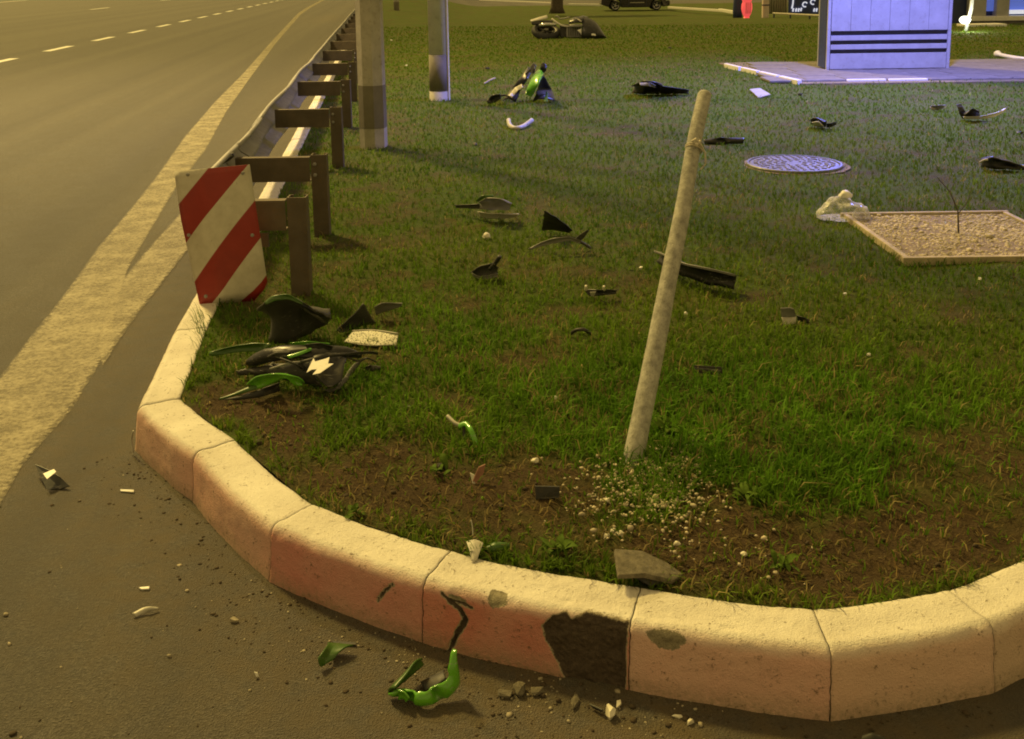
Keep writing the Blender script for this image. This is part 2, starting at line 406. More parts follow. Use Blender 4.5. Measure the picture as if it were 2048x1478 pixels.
def bare(x, y):
    """0 = thick lawn, 1 = bare soil"""
    x = np.asarray(x, float); y = np.asarray(y, float)
    n = fbm(x * 5.5, y * 5.5, 3); n2 = fbm(x * 1.6, y * 1.6, 9)
    d = dk(x, y)
    b = sst(.62, .12, d) * sst(3.7, 3.1, y) * 1.05
    b = b + 1.5 * ell(x, y, 860, 960, .50, .30) + 1.7 * ell(x, y, 1820, 1075, .75, .34) + 1.1 * ell(x, y, 1450, 1110, .5, .2) + .9 * ell(x, y, 430, 800, .4, .3) + .9 * ell(x, y, 1290, 970, .25, .2)
    b = b + .8 * ell(x, y, 660, 560, .35, .6) + .6 * ell(x, y, 1900, 700, .5, .4) + .6 * sst(.16, .0, np.abs(d - .12)) * sst(3.2, 4.5, y)
    b = b * .62 + (n - .5) * 2.3 + (n2 - .55) * .5
    b = b - .45 * sst(.10, .0, d)
    return np.clip(b, 0, 1)
def relief(x, y):
    return (fbm(x * 3, y * 3, 21) - .5) * .030 + (fbm(x * 14, y * 14, 23) - .5) * .020 * np.clip(bare(x, y) * 1.2 + .3, 0, 1) * sst(9, 5, y)

# ------------------------------------------------------------------ ground sheet (asphalt) to the horizon
def grid_mesh(name, xs2, ys, zf, mat, attr=None):
    ny, nx = xs2.shape
    yy = np.repeat(ys[:, None], nx, 1); zz = zf(xs2, yy)
    me = bpy.data.meshes.new(name)
    co = np.stack([xs2, yy, zz], -1).reshape(-1, 3)
    idx = np.arange(nx * ny).reshape(ny, nx)
    q = np.stack([idx[:-1, :-1], idx[:-1, 1:], idx[1:, 1:], idx[1:, :-1]], -1).reshape(-1, 4)
    me.vertices.add(len(co)); me.vertices.foreach_set('co', co.ravel().astype(np.float32))
    me.loops.add(q.size); me.loops.foreach_set('vertex_index', q.ravel().astype(np.int32))
    me.polygons.add(len(q)); me.polygons.foreach_set('loop_start', np.arange(0, q.size, 4, dtype=np.int32))
    me.update(calc_edges=True); me.validate()
    me.polygons.foreach_set('use_smooth', np.ones(len(q), bool))
    if attr:
        a = me.attributes.new(attr[0], 'FLOAT', 'POINT'); a.data.foreach_set('value', attr[1](xs2, yy).ravel().astype(np.float32))
    me.materials.append(mat); o = bpy.data.objects.new(name, me); COL.objects.link(o); return o
ys = np.concatenate([np.arange(-6, 1.0, .5), np.arange(1.0, 6, .06), np.arange(6, 20, .4), np.arange(20, 100, 2.), np.array([120, 180, 300, 500.])])
xs = np.concatenate([np.array([-400, -200, -100.]), np.arange(-60, -6, 3.), np.arange(-6, -3, .4), np.arange(-3, 3.5, .06), np.arange(3.5, 10, .5), np.arange(10, 60, 2.), np.array([100, 200, 400.])])
def dustf(x, y):
    d = np.full(x.shape, 1e9); P_ = np.array([[v.x, v.y] for v in line])
    for i in range(len(P_) - 1):
        a, b = P_[i], P_[i + 1]; ab = b - a; L2 = (ab ** 2).sum()
        tt = np.clip(((x - a[0]) * ab[0] + (y - a[1]) * ab[1]) / L2, 0, 1)
        d = np.minimum(d, np.hypot(x - a[0] - tt * ab[0], y - a[1] - tt * ab[1]))
    return np.clip(sst(.75, .0, d) * 1.0 + .25 * sst(2., .5, d), 0, 1)
gr = grid_mesh('road', np.repeat(xs[None], len(ys), 0), ys, lambda x, y: ROADZ + drop(x, y) - .12 * sst(.3, 1.5, x - xl(y)) * sst(4, 8, y), M['asphalt'], ('dust', dustf))
gr['kind'] = 'structure'

# lawn
ys = [inner[lowi].y + .001]
while ys[-1] < 84: ys.append(ys[-1] + max(.016, (ys[-1] - 1.2) * .008))
ys = np.array(ys); ss = np.linspace(0, 1, 230)
XL, XR = xl(ys), np.minimum(xr(ys), np.maximum(1.0 + ys * .85, XL_ := xl(ys) + .5))
XR = np.minimum(xr(ys), 1.2 + ys * .9)
xs2 = XL[:, None] + (XR - XL)[:, None] * ss[None]
lawn = grid_mesh('lawn', xs2, ys, lambda x, y: relief(x, y) * sst(.0, .06, dk(x, y)) - .006 + drop(x, y), M['lawn'], ('bare', bare))
lawn['kind'] = 'structure'

# ------------------------------------------------------------------ kerb stones
kerb = empty('kerb', (0, 0, 0)); kerb['kind'] = 'structure'
def in_poly(poly, x, y):
    c = False; j = len(poly) - 1
    for i in range(len(poly)):
        xi, yi = poly[i]; xj, yj = poly[j]
        if ((yi > y) != (yj > y)) and (x < (xj - xi) * (y - yi) / (yj - yi + 1e-12) + xi): c = not c
        j = i
    return c
def seg_d(p, a, b):
    ab = (b[0] - a[0], b[1] - a[1]); L2 = ab[0] ** 2 + ab[1] ** 2 + 1e-12
    t = max(0, min(1, ((p[0] - a[0]) * ab[0] + (p[1] - a[1]) * ab[1]) / L2))
    return math.hypot(p[0] - a[0] - t * ab[0], p[1] - a[1] - t * ab[1])
PROF = [(-KW, -.03), (-KW, 0)]
for k in range(1, 11): PROF.append((-KW + (KW - .032) * k / 10, .0 + .002 * math.sin(k * .6)))
for k in range(1, 9):
    a = math.pi / 2 * k / 9; PROF.append((-.032 + .032 * math.sin(a), -.032 + .032 * math.cos(a)))
for k in range(0, 14): PROF.append((.0015 + .010 * k / 13, -.036 - .14 * k / 13))
PT = [0]
for i in range(1, len(PROF)): PT.append(PT[-1] + math.hypot(PROF[i][0] - PROF[i - 1][0], PROF[i][1] - PROF[i - 1][1]))
KM = [M['kerb'], M['rawconc'], M['darkconc']]
def sdist(pl, x, y):
    d = min(seg_d((x, y), pl[k - 1], pl[k]) for k in range(len(pl))); return d if in_poly(pl, x, y) else -d
def kerb_stone(i, res, colr, dark=(), crack=(), rawp=(), gap=.0009, zoff=0., bow=0.):
    P0, P1 = line[i], line[i + 1]; m0, m1 = inw[i], inw[i + 1]
    L = (P1 - P0).length; d = (P1 - P0) / L; nrm = Vector((d.y, -d.x, 0))
    nseg = max(2, int(L / res)); prof = PROF; pt = PT
    if res < .008:
        prof, pt = [], []
        for k in range(len(PROF) - 1):
            n_ = max(1, int(math.ceil((PT[k + 1] - PT[k]) / res)))
            for q in range(n_):
                f = q / n_; prof.append((PROF[k][0] + (PROF[k + 1][0] - PROF[k][0]) * f, PROF[k][1] + (PROF[k + 1][1] - PROF[k][1]) * f)); pt.append(PT[k] + (PT[k + 1] - PT[k]) * f)
        prof.append(PROF[-1]); pt.append(PT[-1])
    np_ = len(prof)
    def proj(px, py):                                   # photo point to (along, height) on the stone's front face
        r_ = ray(px, py); o_ = Vector((0, 0, CH)); tt = (P0 - o_).dot(nrm) / r_.dot(nrm); h = o_ + r_ * tt
        if h.z > -.015:                                   # lies on the top
            h = G(px, py, 0.0); return ((h - P0).dot(d), -(h - P0).dot(nrm) * 1.0 + 0.0 if False else .0 + (-(h - P0).dot(nrm)))
        return ((h - P0).dot(d), h.z)
    dk_ = [[proj(*q) for q in pl] for pl in dark]; rw = [[proj(*q) for q in pl] for pl in rawp]; ck = [[proj(*q) for q in pl] for pl in crack]
    vs, info = [], []
    for a in range(nseg + 1):
        s = a / nseg; s2 = (gap / L) + s * (1 - 2 * gap / L)
        base = P0.lerp(P1, s2) + nrm * (bow * L * 4 * s2 * (1 - s2)); mm = m0.lerp(m1, s2)
        for k, (n_, z_) in enumerate(prof):
            q = base + mm * (-n_); q.z = z_ + zoff
            e = min(s, 1 - s) * L
            w = noise.noise(q * 9) * .004 + noise.noise(q * 45) * .0016 - max(0, noise.noise(q * 22 + Vector((4, 1, 7))) - .3) * .016 * max(0, 1 - abs(z_ + .010) / .03) * (1 if n_ > -.05 else 0)
            if e < .006 and z_ > -.12: w -= (1 - e / .006) * .0015
            al = (q - P0).dot(d); hh = z_ if n_ > -.032 else -n_
            da = ra = -.03
            for pl in rw: ra = max(ra, sdist(pl, al, hh))
            for pl in dk_: da = max(da, sdist(pl, al, hh))
            for pl in ck:
                for b_ in range(len(pl) - 1):
                    f = b_ / max(1, len(pl) - 2); da = max(da, .0035 + .0035 * math.sin(math.pi * f) - seg_d((al, hh), pl[b_], pl[b_ + 1]))
            w -= .003 * min(1, max(0, ra / .004)) + (.0085 + .005 * noise.noise(q * 34) + .004 * noise.noise(q * 110)) * min(1, max(0, da / .004))
            up = 1 if n_ <= -.032 else max(0, (z_ + .032) / .032)
            q = q + (nrm * (1 - up) + Vector((0, 0, 1)) * up) * w
            if a in (0, nseg): q = q + d * (noise.noise(q * 70) * .0022 + noise.noise(q * 25) * .0015)
            vs.append(q); info.append((da, s2 * L + i * 1.7, pt[k], ra, da + .0022 if da > -.02 else -.03))
    fs, fm = [], []
    for a in range(nseg):
        for k in range(np_ - 1):
            f = (a * np_ + k, (a + 1) * np_ + k, (a + 1) * np_ + k + 1, a * np_ + k + 1); fs.append(f)
            fm.append(0)
    n0 = len(fs)
    fs.append(tuple(range(np_))); fm.append(1)
    fs.append(tuple(nseg * np_ + k for k in range(np_))[::-1]); fm.append(1)
    o = mobj('kerb_stone', vs, fs, parent=kerb, mats=KM, fm=fm)
    me = o.data; uvl = me.uv_layers.new(name='UVMap')
    uv = np.array([(info[l.vertex_index][1], info[l.vertex_index][2]) for l in me.loops], dtype=np.float32); uvl.data.foreach_set('uv', uv.ravel())
    for an, ix in (('dark_d', 0), ('raw_d', 3), ('rim_d', 4)):
        at = me.attributes.new(an, 'FLOAT', 'POINT'); at.data.foreach_set('value', [q_[ix] for q_ in info])
    sm = [True] * len(me.polygons); sm[-1] = sm[-2] = False; me.polygons.foreach_set('use_smooth', sm)
    o.color = (*colr, 1); return o
PK = {0: (.74, .44, .36), 1: (.72, .41, .34), 2: (.62, .26, .23), 3: (.60, .22, .18), 4: (.74, .45, .38), 5: (.74, .50, .40), 6: (.66, .48, .37)}
for i in range(len(line) - 3):
    j = i - ci
    if line[i].y > 30 and line[i + 1].y > 30 and i > ci: continue
    if j == 3:
        kerb_stone(i, .0042, PK[3], dark=[[(1088, 1245), (1106, 1229), (1128, 1224), (1140, 1232), (1170, 1230), (1205, 1238), (1254, 1249), (1252, 1300), (1254, 1345), (1250, 1393), (1195, 1398), (1140, 1380), (1133, 1345), (1118, 1312), (1095, 1275)]],
                   crack=[[(884, 1186), (902, 1200), (922, 1215), (934, 1236), (918, 1262), (908, 1285), (896, 1312)], [(902, 1200), (930, 1205), (945, 1212)]], rawp=[[(972, 1195), (988, 1172), (1012, 1180), (1010, 1205), (985, 1212)], [(895, 1185), (925, 1190), (940, 1208), (905, 1205)]], gap=.0014, bow=.018)
    elif j == 4:
        kerb_stone(i, .006, PK[4], bow=.02, rawp=[[(1290, 1265), (1320, 1258), (1360, 1265), (1376, 1280), (1350, 1298), (1318, 1295)]])
    elif j == 2: kerb_stone(i, .007, PK[2], bow=.02, crack=[[(790, 1165), (775, 1178), (762, 1195)]])
    elif 0 <= j <= 6: kerb_stone(i, .010, PK[j], bow=.02 if j < 6 else 0, zoff=random.uniform(-.002, .002))
    elif line[i].y < 8: kerb_stone(i, .02, (.62, .52, .38))
    else: kerb_stone(i, .12, (.66, .60, .46))

# ------------------------------------------------------------------ road markings
def marking(name, polyL, polyR, z, parent, wear=1.0):
    """worn painted band between two edge polylines (world xy); V holds metres to the nearer edge"""
    n = 78; m_ = 10
    def rs(pl):
        L = list(range(len(pl)))
        return [Vector([np.interp(L[-1] * k / n, L, [p[c] for p in pl]) for c in range(3)]) for k in range(n + 1)]
    A, B = rs(polyL), rs(polyR); vs, fs, ed = [], [], []
    Ln = sum((A[k + 1] - A[k]).length for k in range(n))
    for k in range(n + 1):
        w = (B[k] - A[k]).length
        for c in range(m_ + 1):
            v = A[k].lerp(B[k], c / m_); v.z = z; vs.append(v); ed.append(min(c / m_ * w, (1 - c / m_) * w, Ln * k / n + .0, Ln * (1 - k / n) + .0))
    for k in range(n):
        for c in range(m_): fs.append((k * (m_ + 1) + c, k * (m_ + 1) + c + 1, (k + 1) * (m_ + 1) + c + 1, (k + 1) * (m_ + 1) + c))
    o = mobj(name, vs, fs, M['dash'] if wear == 0 else M['paint'], parent); uvl = o.data.uv_layers.new(name='UVMap')
    uvl.data.foreach_set('uv', np.array([(0, ed[l.vertex_index] * wear + (0 if wear == 1 else .06)) for l in o.data.loops], dtype=np.float32).ravel())
    return o
mk = empty('road_marking', (0, 0, 0)); mk['kind'] = 'structure'
RZ = ROADZ + .004
def rp(x, y): return G(x, y, RZ)
EL = [(-260, 990, -260, 1330), (5, 748, 0, 1010), (40, 700, 48, 925), (68, 663, 141, 823), (120, 600, 190, 745), (165, 538, 221, 690), (195, 495, 236, 600), (225, 460, 258, 535), (253, 427, 290, 480), (312, 354, 351, 378), (369, 273, 412, 300), (430, 203, 452, 225), (485, 148, 499, 158), (545, 80, 554, 84), (600, 22, 605, 25), (690, -25, 692, -25)]
marking('edge_line', [rp(a, b) for a, b, c, d in EL], [rp(c, d) for a, b, c, d in EL], RZ, mk)
ML = [(195, 690, 205, 735), (205, 640, 240, 680), (222, 588, 268, 640), (290, 505, 316, 578), (361, 427, 388, 484), (425, 345, 455, 375)]
marking('side_band', [rp(a, b) for a, b, c, d in ML], [rp(c, d) for a, b, c, d in ML], RZ + .003, mk)  # second painted band, with a wedge of bare asphalt left beside edge_line
d0 = G(118, 97, RZ); lane = (G(470, 20, RZ) - d0); lane.z = 0; lane.normalize(); lat = Vector((lane.y, -lane.x, 0))
for k in range(-2, 16):
    c = d0 + lane * (3.98 * k); a = c - lane * .95; b = c + lane * .95
    marking('lane_dash', [a - lat * .10, b - lat * .10], [a + lat * .10, b + lat * .10], RZ, mk, 0.)
for (px, py, ln) in ((200, 17, 2.), (332, 0, 2.)):
    c = G(px, py, RZ); a = c - lane * ln; b = c + lane * ln
    marking('far_lane_dash', [a - lat * .11, b - lat * .11], [a + lat * .11, b + lat * .11], RZ, mk, 0.)
a = G(-60, 10, RZ); b = G(55, 0, RZ); marking('far_lane_dash', [a - lat * .12, b - lat * .12], [a + lat * .12, b + lat * .12], RZ, mk, 0.)

# ------------------------------------------------------------------ grass blades
def grass(name, n, dmin, dmax, seed, az=(-36, 38), hs=1.0, ws=1.0, straw=False):
    rg = np.random.default_rng(seed)
    d = np.exp(rg.uniform(np.log(dmin), np.log(dmax), n)); a = np.radians(rg.uniform(az[0], az[1], n))
    x = d * np.sin(a); y = d * np.cos(a)
    # clump the blades into tufts
    cl = .018 + .0028 * d; gx = np.floor(x / cl); gy = np.floor(y / cl)
    hx = (vnoise(gx * 7.31, gy * 3.7, 5) - .5); hy = (vnoise(gx * 2.9, gy * 8.13, 6) - .5)
    k_ = rg.uniform(.1, 1., n); x2 = (gx + .5 + hx) * cl + (x - (gx + .5) * cl) * k_; y2 = (gy + .5 + hy) * cl + (y - (gy + .5) * cl) * k_
    x, y = x2, y2
    ok = (x > xl(y) - .0) & (x < xr(y)) & (y > inner[lowi].y)
    for (px, py, rx, ry) in KEEPOUT:
        ok &= ~((np.abs(x - px) < rx) & (np.abs(y - py) < ry))
    x, y = x[ok], y[ok]
    b = bare(x, y); keep = rg.uniform(0, 1, len(x)) > np.clip(b * 1.15, 0, .80)
    if straw: keep = rg.uniform(0, 1, len(x)) < np.clip(b * 1.1, .03, .55)
    x, y, b = x[keep], y[keep], b[keep]
    n = len(x); d = np.hypot(x, y); dd = dk(x, y)
    lush = np.clip(ell(x, y, 1560, 830, 1.1, .9) * 1.6 + .8 * ell(x, y, 900, 690, .9, 1.2), 0, 1)
    hgt = (.022 + .026 * rg.random(n) ** 1.5 + lush * .030 * rg.random(n)) * (1 - .35 * b) * (.75 + .6 * fbm(x * 2.3, y * 2.3, 31)) * hs
    tall = rg.random(n) < .02; hgt = np.where(tall, hgt * 1.6, hgt)
    wid = np.maximum(.0016 + .0012 * rg.random(n), d * .00042) * ws
    th = rg.uniform(0, 2 * np.pi, n); wx, wy = np.cos(th) * wid, np.sin(th) * wid
    ld = th + np.pi / 2 + rg.normal(0, .5, n); ln = rg.uniform(.15, 1.15, n) * hgt; bx, by = np.cos(ld) * ln, np.sin(ld) * ln
    z0 = relief(x, y) * sst(.0, .06, dd) - .012 + drop(x, y)
    if straw:
        ln = rg.uniform(.012, .05, n); hgt = rg.uniform(.003, .014, n); z0 = z0 + .010; bx, by = np.cos(ld) * ln, np.sin(ld) * ln
        ln = hgt
    V = np.empty((n, 5, 3), np.float32)
    V[:, 0] = np.stack([x - wx, y - wy, z0], -1); V[:, 1] = np.stack([x + wx, y + wy, z0], -1)
    V[:, 2] = np.stack([x + bx * .35 - wx * .8, y + by * .35 - wy * .8, z0 + hgt * .62], -1); V[:, 3] = np.stack([x + bx * .35 + wx * .8, y + by * .35 + wy * .8, z0 + hgt * .62], -1)
    V[:, 4] = np.stack([x + bx, y + by, z0 + hgt * (1 - .25 * (ln / hgt) ** 2)], -1)
    base = (np.arange(n) * 5)[:, None]
    li = (base + np.array([[0, 1, 3, 2, 2, 3, 4]])).ravel().astype(np.int32)
    me = bpy.data.meshes.new(name)
    me.vertices.add(n * 5); me.vertices.foreach_set('co', V.ravel())
    me.loops.add(n * 7); me.loops.foreach_set('vertex_index', li)
    me.polygons.add(n * 2); st = (np.arange(n) * 7)[:, None] + np.array([[0, 4]]); me.polygons.foreach_set('loop_start', st.ravel().astype(np.int32))
    me.update(calc_edges=True)
    # blade colours: green, yellow-green and dry straw, in patches
    pt_ = fbm(x * 1.9, y * 1.9, 41); p2 = fbm(x * 6, y * 6, 43); r_ = rg.random(n)
    green = np.array([.080, .165, .012]); yel = np.array([.140, .215, .018]); lus = np.array([.105, .245, .016]); dry = np.array([.27, .22, .095])
    c = green + (yel - green) * np.clip(pt_ * 1.6 - .35 + r_ * .3, 0, 1)[:, None]
    c = c + (lus - c) * (lush * .8)[:, None]
    isdry = (rg.random(n) < .045 + .28 * sst(.55, .72, p2) + .35 * sst(.15, .6, b))
    c = np.where(isdry[:, None], dry * (.6 + .7 * rg.random(n))[:, None], c) * (.7 + .6 * rg.random(n))[:, None]
    c = c * (.55 + .9 * fbm(x * 11, y * 11, 61))[:, None]
    if straw: c = np.array([.19, .125, .050]) * (.35 + 1.1 * rg.random(n) ** 1.5)[:, None] + np.array([0, .02, 0]) * rg.random(n)[:, None]
    ca = np.concatenate([c, np.ones((n, 1))], 1); ca = np.repeat(ca, 5, 0).astype(np.float32)
    at = me.attributes.new('tint', 'FLOAT_COLOR', 'POINT'); at.data.foreach_set('color', ca.ravel())
    me.materials.append(M['grass']); o = bpy.data.objects.new(name, me); COL.objects.link(o)
    o['kind'] = 'stuff'; return o
BED = (1.915, 4.82, 2.83, 5.76)
MH = G(1588, 331); MR = .345
KEEPOUT = [((BED[0] + BED[2]) / 2, (BED[1] + BED[3]) / 2, (BED[2] - BED[0]) / 2 + .0, (BED[3] - BED[1]) / 2 + .0), (MH.x, MH.y, MR * .98, MR * .72), (MH.x, MH.y, MR * .72, MR * .98), (6.1, 14.6, 2.45, 1.5)]
tag(grass('grass', 400000, 1.75, 30, 3), 'short patchy green lawn grass growing across the whole traffic island', 'grass')

tag(grass('dead_thatch', 30000, 1.75, 6, 17, straw=True, ws=.6), 'dead brown grass stalks lying on the bare soil patches', 'dead grass')

# ------------------------------------------------------------------ loose grains
ICO_V = []
_p = (1 + 5 ** .5) / 2
for a in (-1, 1):
    for b in (-_p, _p): ICO_V += [(0, a, b), (a, b, 0), (b, 0, a)]
ICO_V = np.array(ICO_V) / math.hypot(1, _p)
_bm = bmesh.new(); [_bm.verts.new(v) for v in ICO_V]; bmesh.ops.convex_hull(_bm, input=_bm.verts); _bm.verts.index_update()
ICO_V = np.array([v.co[:] for v in _bm.verts]); ICO_F = np.array([[v.index for v in f.verts] for f in _bm.faces if len(f.verts) == 3]); _bm.free()
def pebbles(name, xy, zs, size, mat, flat=.6, parent=None, label=None, cat=None, seed=1):
    rg = np.random.default_rng(seed); n = len(xy)
    sc = size[:, None] * rg.uniform(.6, 1.3, (n, 3)); sc[:, 2] *= flat
    jit = 1 + rg.uniform(-.22, .22, (n, 12, 1)); v = ICO_V[None] * jit * sc[:, None, :]
    a = rg.uniform(0, 6.28, n); ca, sa = np.cos(a)[:, None], np.sin(a)[:, None]
    X = v[..., 0] * ca - v[..., 1] * sa + xy[:, :1]; Yv = v[..., 0] * sa + v[..., 1] * ca + xy[:, 1:2]; Z = v[..., 2] + (zs + sc[:, 2] * .45)[:, None]
    co = np.stack([X, Yv, Z], -1).reshape(-1, 3).astype(np.float32)
    f = (ICO_F[None] + (np.arange(n) * 12)[:, None, None]).reshape(-1, 3).astype(np.int32)
    me = bpy.data.meshes.new(name); me.vertices.add(len(co)); me.vertices.foreach_set('co', co.ravel())
    me.loops.add(f.size); me.loops.foreach_set('vertex_index', f.ravel()); me.polygons.add(len(f)); me.polygons.foreach_set('loop_start', np.arange(0, f.size, 3, dtype=np.int32))
    me.update(calc_edges=True); me.materials.append(mat)
    o = bpy.data.objects.new(name, me); COL.objects.link(o); o['kind'] = 'stuff'
    if parent is not None: o.parent = parent
    if label: tag(o, label, cat)
    return o
def spots(pxs, n, spread, seed, z=0.0):
    rg = np.random.default_rng(seed); P_ = []
    for k in range(n):
        px, py, s = pxs[rg.integers(len(pxs))]; g = G(px, py, z); P_.append((g.x + rg.normal(0, s * spread), g.y + rg.normal(0, s * spread)))
    return np.array(P_)
def inside(P_): return (P_[:, 0] > xl(P_[:, 1]) + .02) & (P_[:, 0] < xr(P_[:, 1])) & (P_[:, 1] > inner[lowi].y)
def gz(P_): return relief(P_[:, 0], P_[:, 1]) - .006
# soil clods thrown on to the road below the kerb
kb = []
for i in range(ci, ci + 6):
    nrm = -inw[i]
    for k in range(110):
        q = line[i].lerp(line[i + 1], random.random()) + nrm * (.02 + abs(random.gauss(0, .10))); kb.append((q.x, q.y))
kb += [tuple(v) for v in spots([(480, 1100, .5), (520, 1200, .5), (1040, 1420, .6), (660, 1290, .5), (460, 1290, 1.2), (150, 1200, 2.4), (300, 950, .5), (1000, 1440, .3)], 420, .16, 4, ROADZ)]
kb = np.array(kb); kb = kb[~inside(kb)]
pebbles('soil_crumbs', kb, np.full(len(kb), ROADZ), RNG.gamma(1.1, .0013, len(kb)) + .0008, M['clod'], .5, None, 'dark crumbs of soil scattered on the asphalt along the kerb', 'soil', 5)
kc = np.concatenate([spots([(1220, 1430, .3), (820, 1310, .2), (700, 1300, .4), (1080, 1385, .3), (560, 1220, .5), (1380, 1440, .3), (200, 1000, 2.), (380, 1330, 1.4)], 260, .2, 6, ROADZ)])
kc = kc[~inside(kc)]
pebbles('concrete_crumbs', kc, np.full(len(kc), ROADZ), RNG.gamma(1.2, .0012, len(kc)) + .0010, M['chip'], .6, None, 'tiny pale concrete crumbs strewn over the road in front of the kerb', 'rubble', 7)
gp = np.concatenate([spots([(1290, 985, .1), (1320, 960, .09), (1340, 930, .06), (1245, 985, .1), (1330, 1000, .08)], 900, .9, 8), spots([(1230, 1075, .04), (1370, 1100, .06), (1300, 1040, .12), (1490, 1110, .1)], 60, .7, 9)])
gp = gp[inside(gp)]
pebbles('pebbles', gp, gz(gp) + .014, RNG.gamma(2.2, .0011, len(gp)) + .0016, M['gravel'], .7, None, 'pale gravel spilled on the soil at the foot of the leaning stake', 'gravel', 10)
sp = spots([(840, 950, .45), (1750, 1080, .5), (600, 880, .3), (1450, 1130, .3), (1100, 1000, .5)], 1500, .5, 12); sp = sp[inside(sp)]
pebbles('soil_lumps', sp, gz(sp), RNG.gamma(1.3, .0013, len(sp)) + .0010, M['clod'], .7, None, 'brown lumps of bare soil behind the curved kerb', 'soil', 13)
bx = RNG.uniform(BED[0] + .03, BED[2] - .02, 9000); by = RNG.uniform(BED[1] + .03, BED[3] - .03, 9000); bp = np.stack([bx, by], 1)
kk = vnoise(bx * 5, by * 5, 77) + RNG.uniform(-.3, .3, 9000) > .22; bp = bp[kk]

# ------------------------------------------------------------------ tree bed with gravel
bed = empty('tree_bed', (BED[0], BED[1], 0), 'square timber-edged planting bed filled with pale gravel at right', 'planter')
x0, y0, x1, y1 = BED
for (c, d_) in (((x0 + x1) / 2, y0, 0), (x1 - x0 + .05, .028, .055)), (((x0 + x1) / 2, y1, 0), (x1 - x0 + .05, .028, .055)), ((x0, (y0 + y1) / 2, -.002), (.028, y1 - y0 - .03, .055)), ((x1, (y0 + y1) / 2, -.002), (.028, y1 - y0 - .03, .055)):
    MB().box((c[0], c[1], c[2] + .0), d_).build('edging_board', M['timber'], bed, bevel=.004)
soil = MB().box(((x0 + x1) / 2, (y0 + y1) / 2, -.03), (x1 - x0 - .03, y1 - y0 - .03, .086)).build('bed_soil', M['dust'], bed)
pb = pebbles('gravel', bp - np.array([[x0, y0]]), np.full(len(bp), .011), RNG.gamma(2., .0016, len(bp)) + .0025, M['gravel'], .6, bed, None, None, 15)
sap = empty('sapling', (2.37, 5.3, .02), 'thin bare brown twig standing in the gravel bed', 'sapling')
b0 = Vector((2.37, 5.3, .02))
MB().tube([b0, b0 + Vector((-.01, 0, .12)), b0 + Vector((-.05, .02, .22)), b0 + Vector((-.12, .03, .30))], [.005, .004, .003, .0015], 6).build('stem', M['bark'], sap)
MB().tube([b0 + Vector((-.01, 0, .1)), b0 + Vector((.04, 0, .17)), b0 + Vector((.06, .01, .24))], [.003, .002, .001], 5).build('twig', M['bark'], sap)
MB().tube([b0 + Vector((-.05, .02, .22)), b0 + Vector((-.02, .02, .28))], [.002, .001], 5).build('twig', M['bark'], sap)

# ------------------------------------------------------------------ manhole
MH = MH + Vector((0, 0, -.012))
mh = empty('manhole', (MH.x, MH.y, 0), 'round grey cast iron manhole cover set in the lawn', 'manhole cover')
nn = 40; vs = [(MH.x, MH.y, .006)]; 
for k in range(nn):
    a = 2 * math.pi * k / nn; r = MR * (1.04 + .10 * noise.noise(Vector((math.cos(a) * 2, math.sin(a) * 2, 3))) + (.10 if math.cos(a) > .6 else .02)); vs.append((MH.x + r * math.cos(a), MH.y + r * math.sin(a), .002))
mobj('earth_collar', vs, [(0, k + 1, (k + 1) % nn + 1) for k in range(nn)], M['dust'], mh)
MB().lathe(MH, [(MR * .93, -.05), (MR * 1.0, -.05), (MR * 1.0, .028), (MR * .985, .034), (MR * .945, .034), (MR * .93, .02)], 56).build('frame_ring', M['iron'], mh)
MB().lathe(MH, [(MR * .925, -.03), (MR * .925, .026), (MR * .90, .030), (.05, .030), (.01, .030)], 56).build('lid', M['iron'], mh)
tb = MB()
for ring, (r, n_) in enumerate(((.08, 8), (.13, 14), (.18, 20), (.23, 26), (.275, 32))):
    for k in range(n_):
        a = 2 * math.pi * (k + .5 * (ring % 2)) / n_; t_ = Vector((math.cos(a + (.7 if k % 2 else -.7)), math.sin(a + (.7 if k % 2 else -.7)), 0)); q = Vector((-t_.y, t_.x, 0))
        tb.box(MH + Vector((r * math.cos(a), r * math.sin(a), .033)), (.034, .013, .008), (t_, q, Vector((0, 0, 1))))
o = tb.build('tread_pattern', M['galv'], mh); o['kind'] = 'stuff'

# ------------------------------------------------------------------ guard rail
GX = -.1225
rail = empty('guard_rail', (-1.09, 5.52, 0), 'steel W-beam guard rail on channel posts running beside the road', 'guard rail')
def beam_pt(y): return Vector((-1.462 + GX * (y - 4.97), y, 0))
wp = [(0, .5), (.018, .497), (.022, .482), (-.005, .462), (-.045, .442), (-.058, .425), (-.058, .40), (-.045, .382), (0, .352), (.008, .340), (.008, .326), (0, .312), (-.045, .284), (-.058, .266), (-.058, .242), (-.045, .224), (-.005, .204), (.022, .186), (.018, .172), (0, .168)]
nx_ = Vector((1, -GX, 0)).normalized()
def beam(ya, yb, off, kink=0):
    n = max(2, int((yb - ya) / .35)); vs, fs = [], []
    for k in range(n + 1):
        y = ya + (yb - ya) * k / n; p = beam_pt(y) + nx_ * off
        wob = .012 * math.sin(y * 2.3) * (1 if y < 12 else 0)
        for (a, z) in wp: vs.append(p + nx_ * (a + wob) + Vector((0, 0, z)))
    m_ = len(wp)
    for k in range(n):
        for c in range(m_ - 1): fs.append((k * m_ + c, k * m_ + c + 1, (k + 1) * m_ + c + 1, (k + 1) * m_ + c))
    o = mobj('beam', vs, fs, M['galv'], rail, True); s = o.modifiers.new('s', 'SOLIDIFY'); s.thickness = .004; return o
y = 4.50; k = 0
while y < 58:
    yb = {0: 5.62, 1: 6.62}.get(k, y + 4.16); beam(y, yb + .12, .005 * (k % 2)); y = yb; k += 1
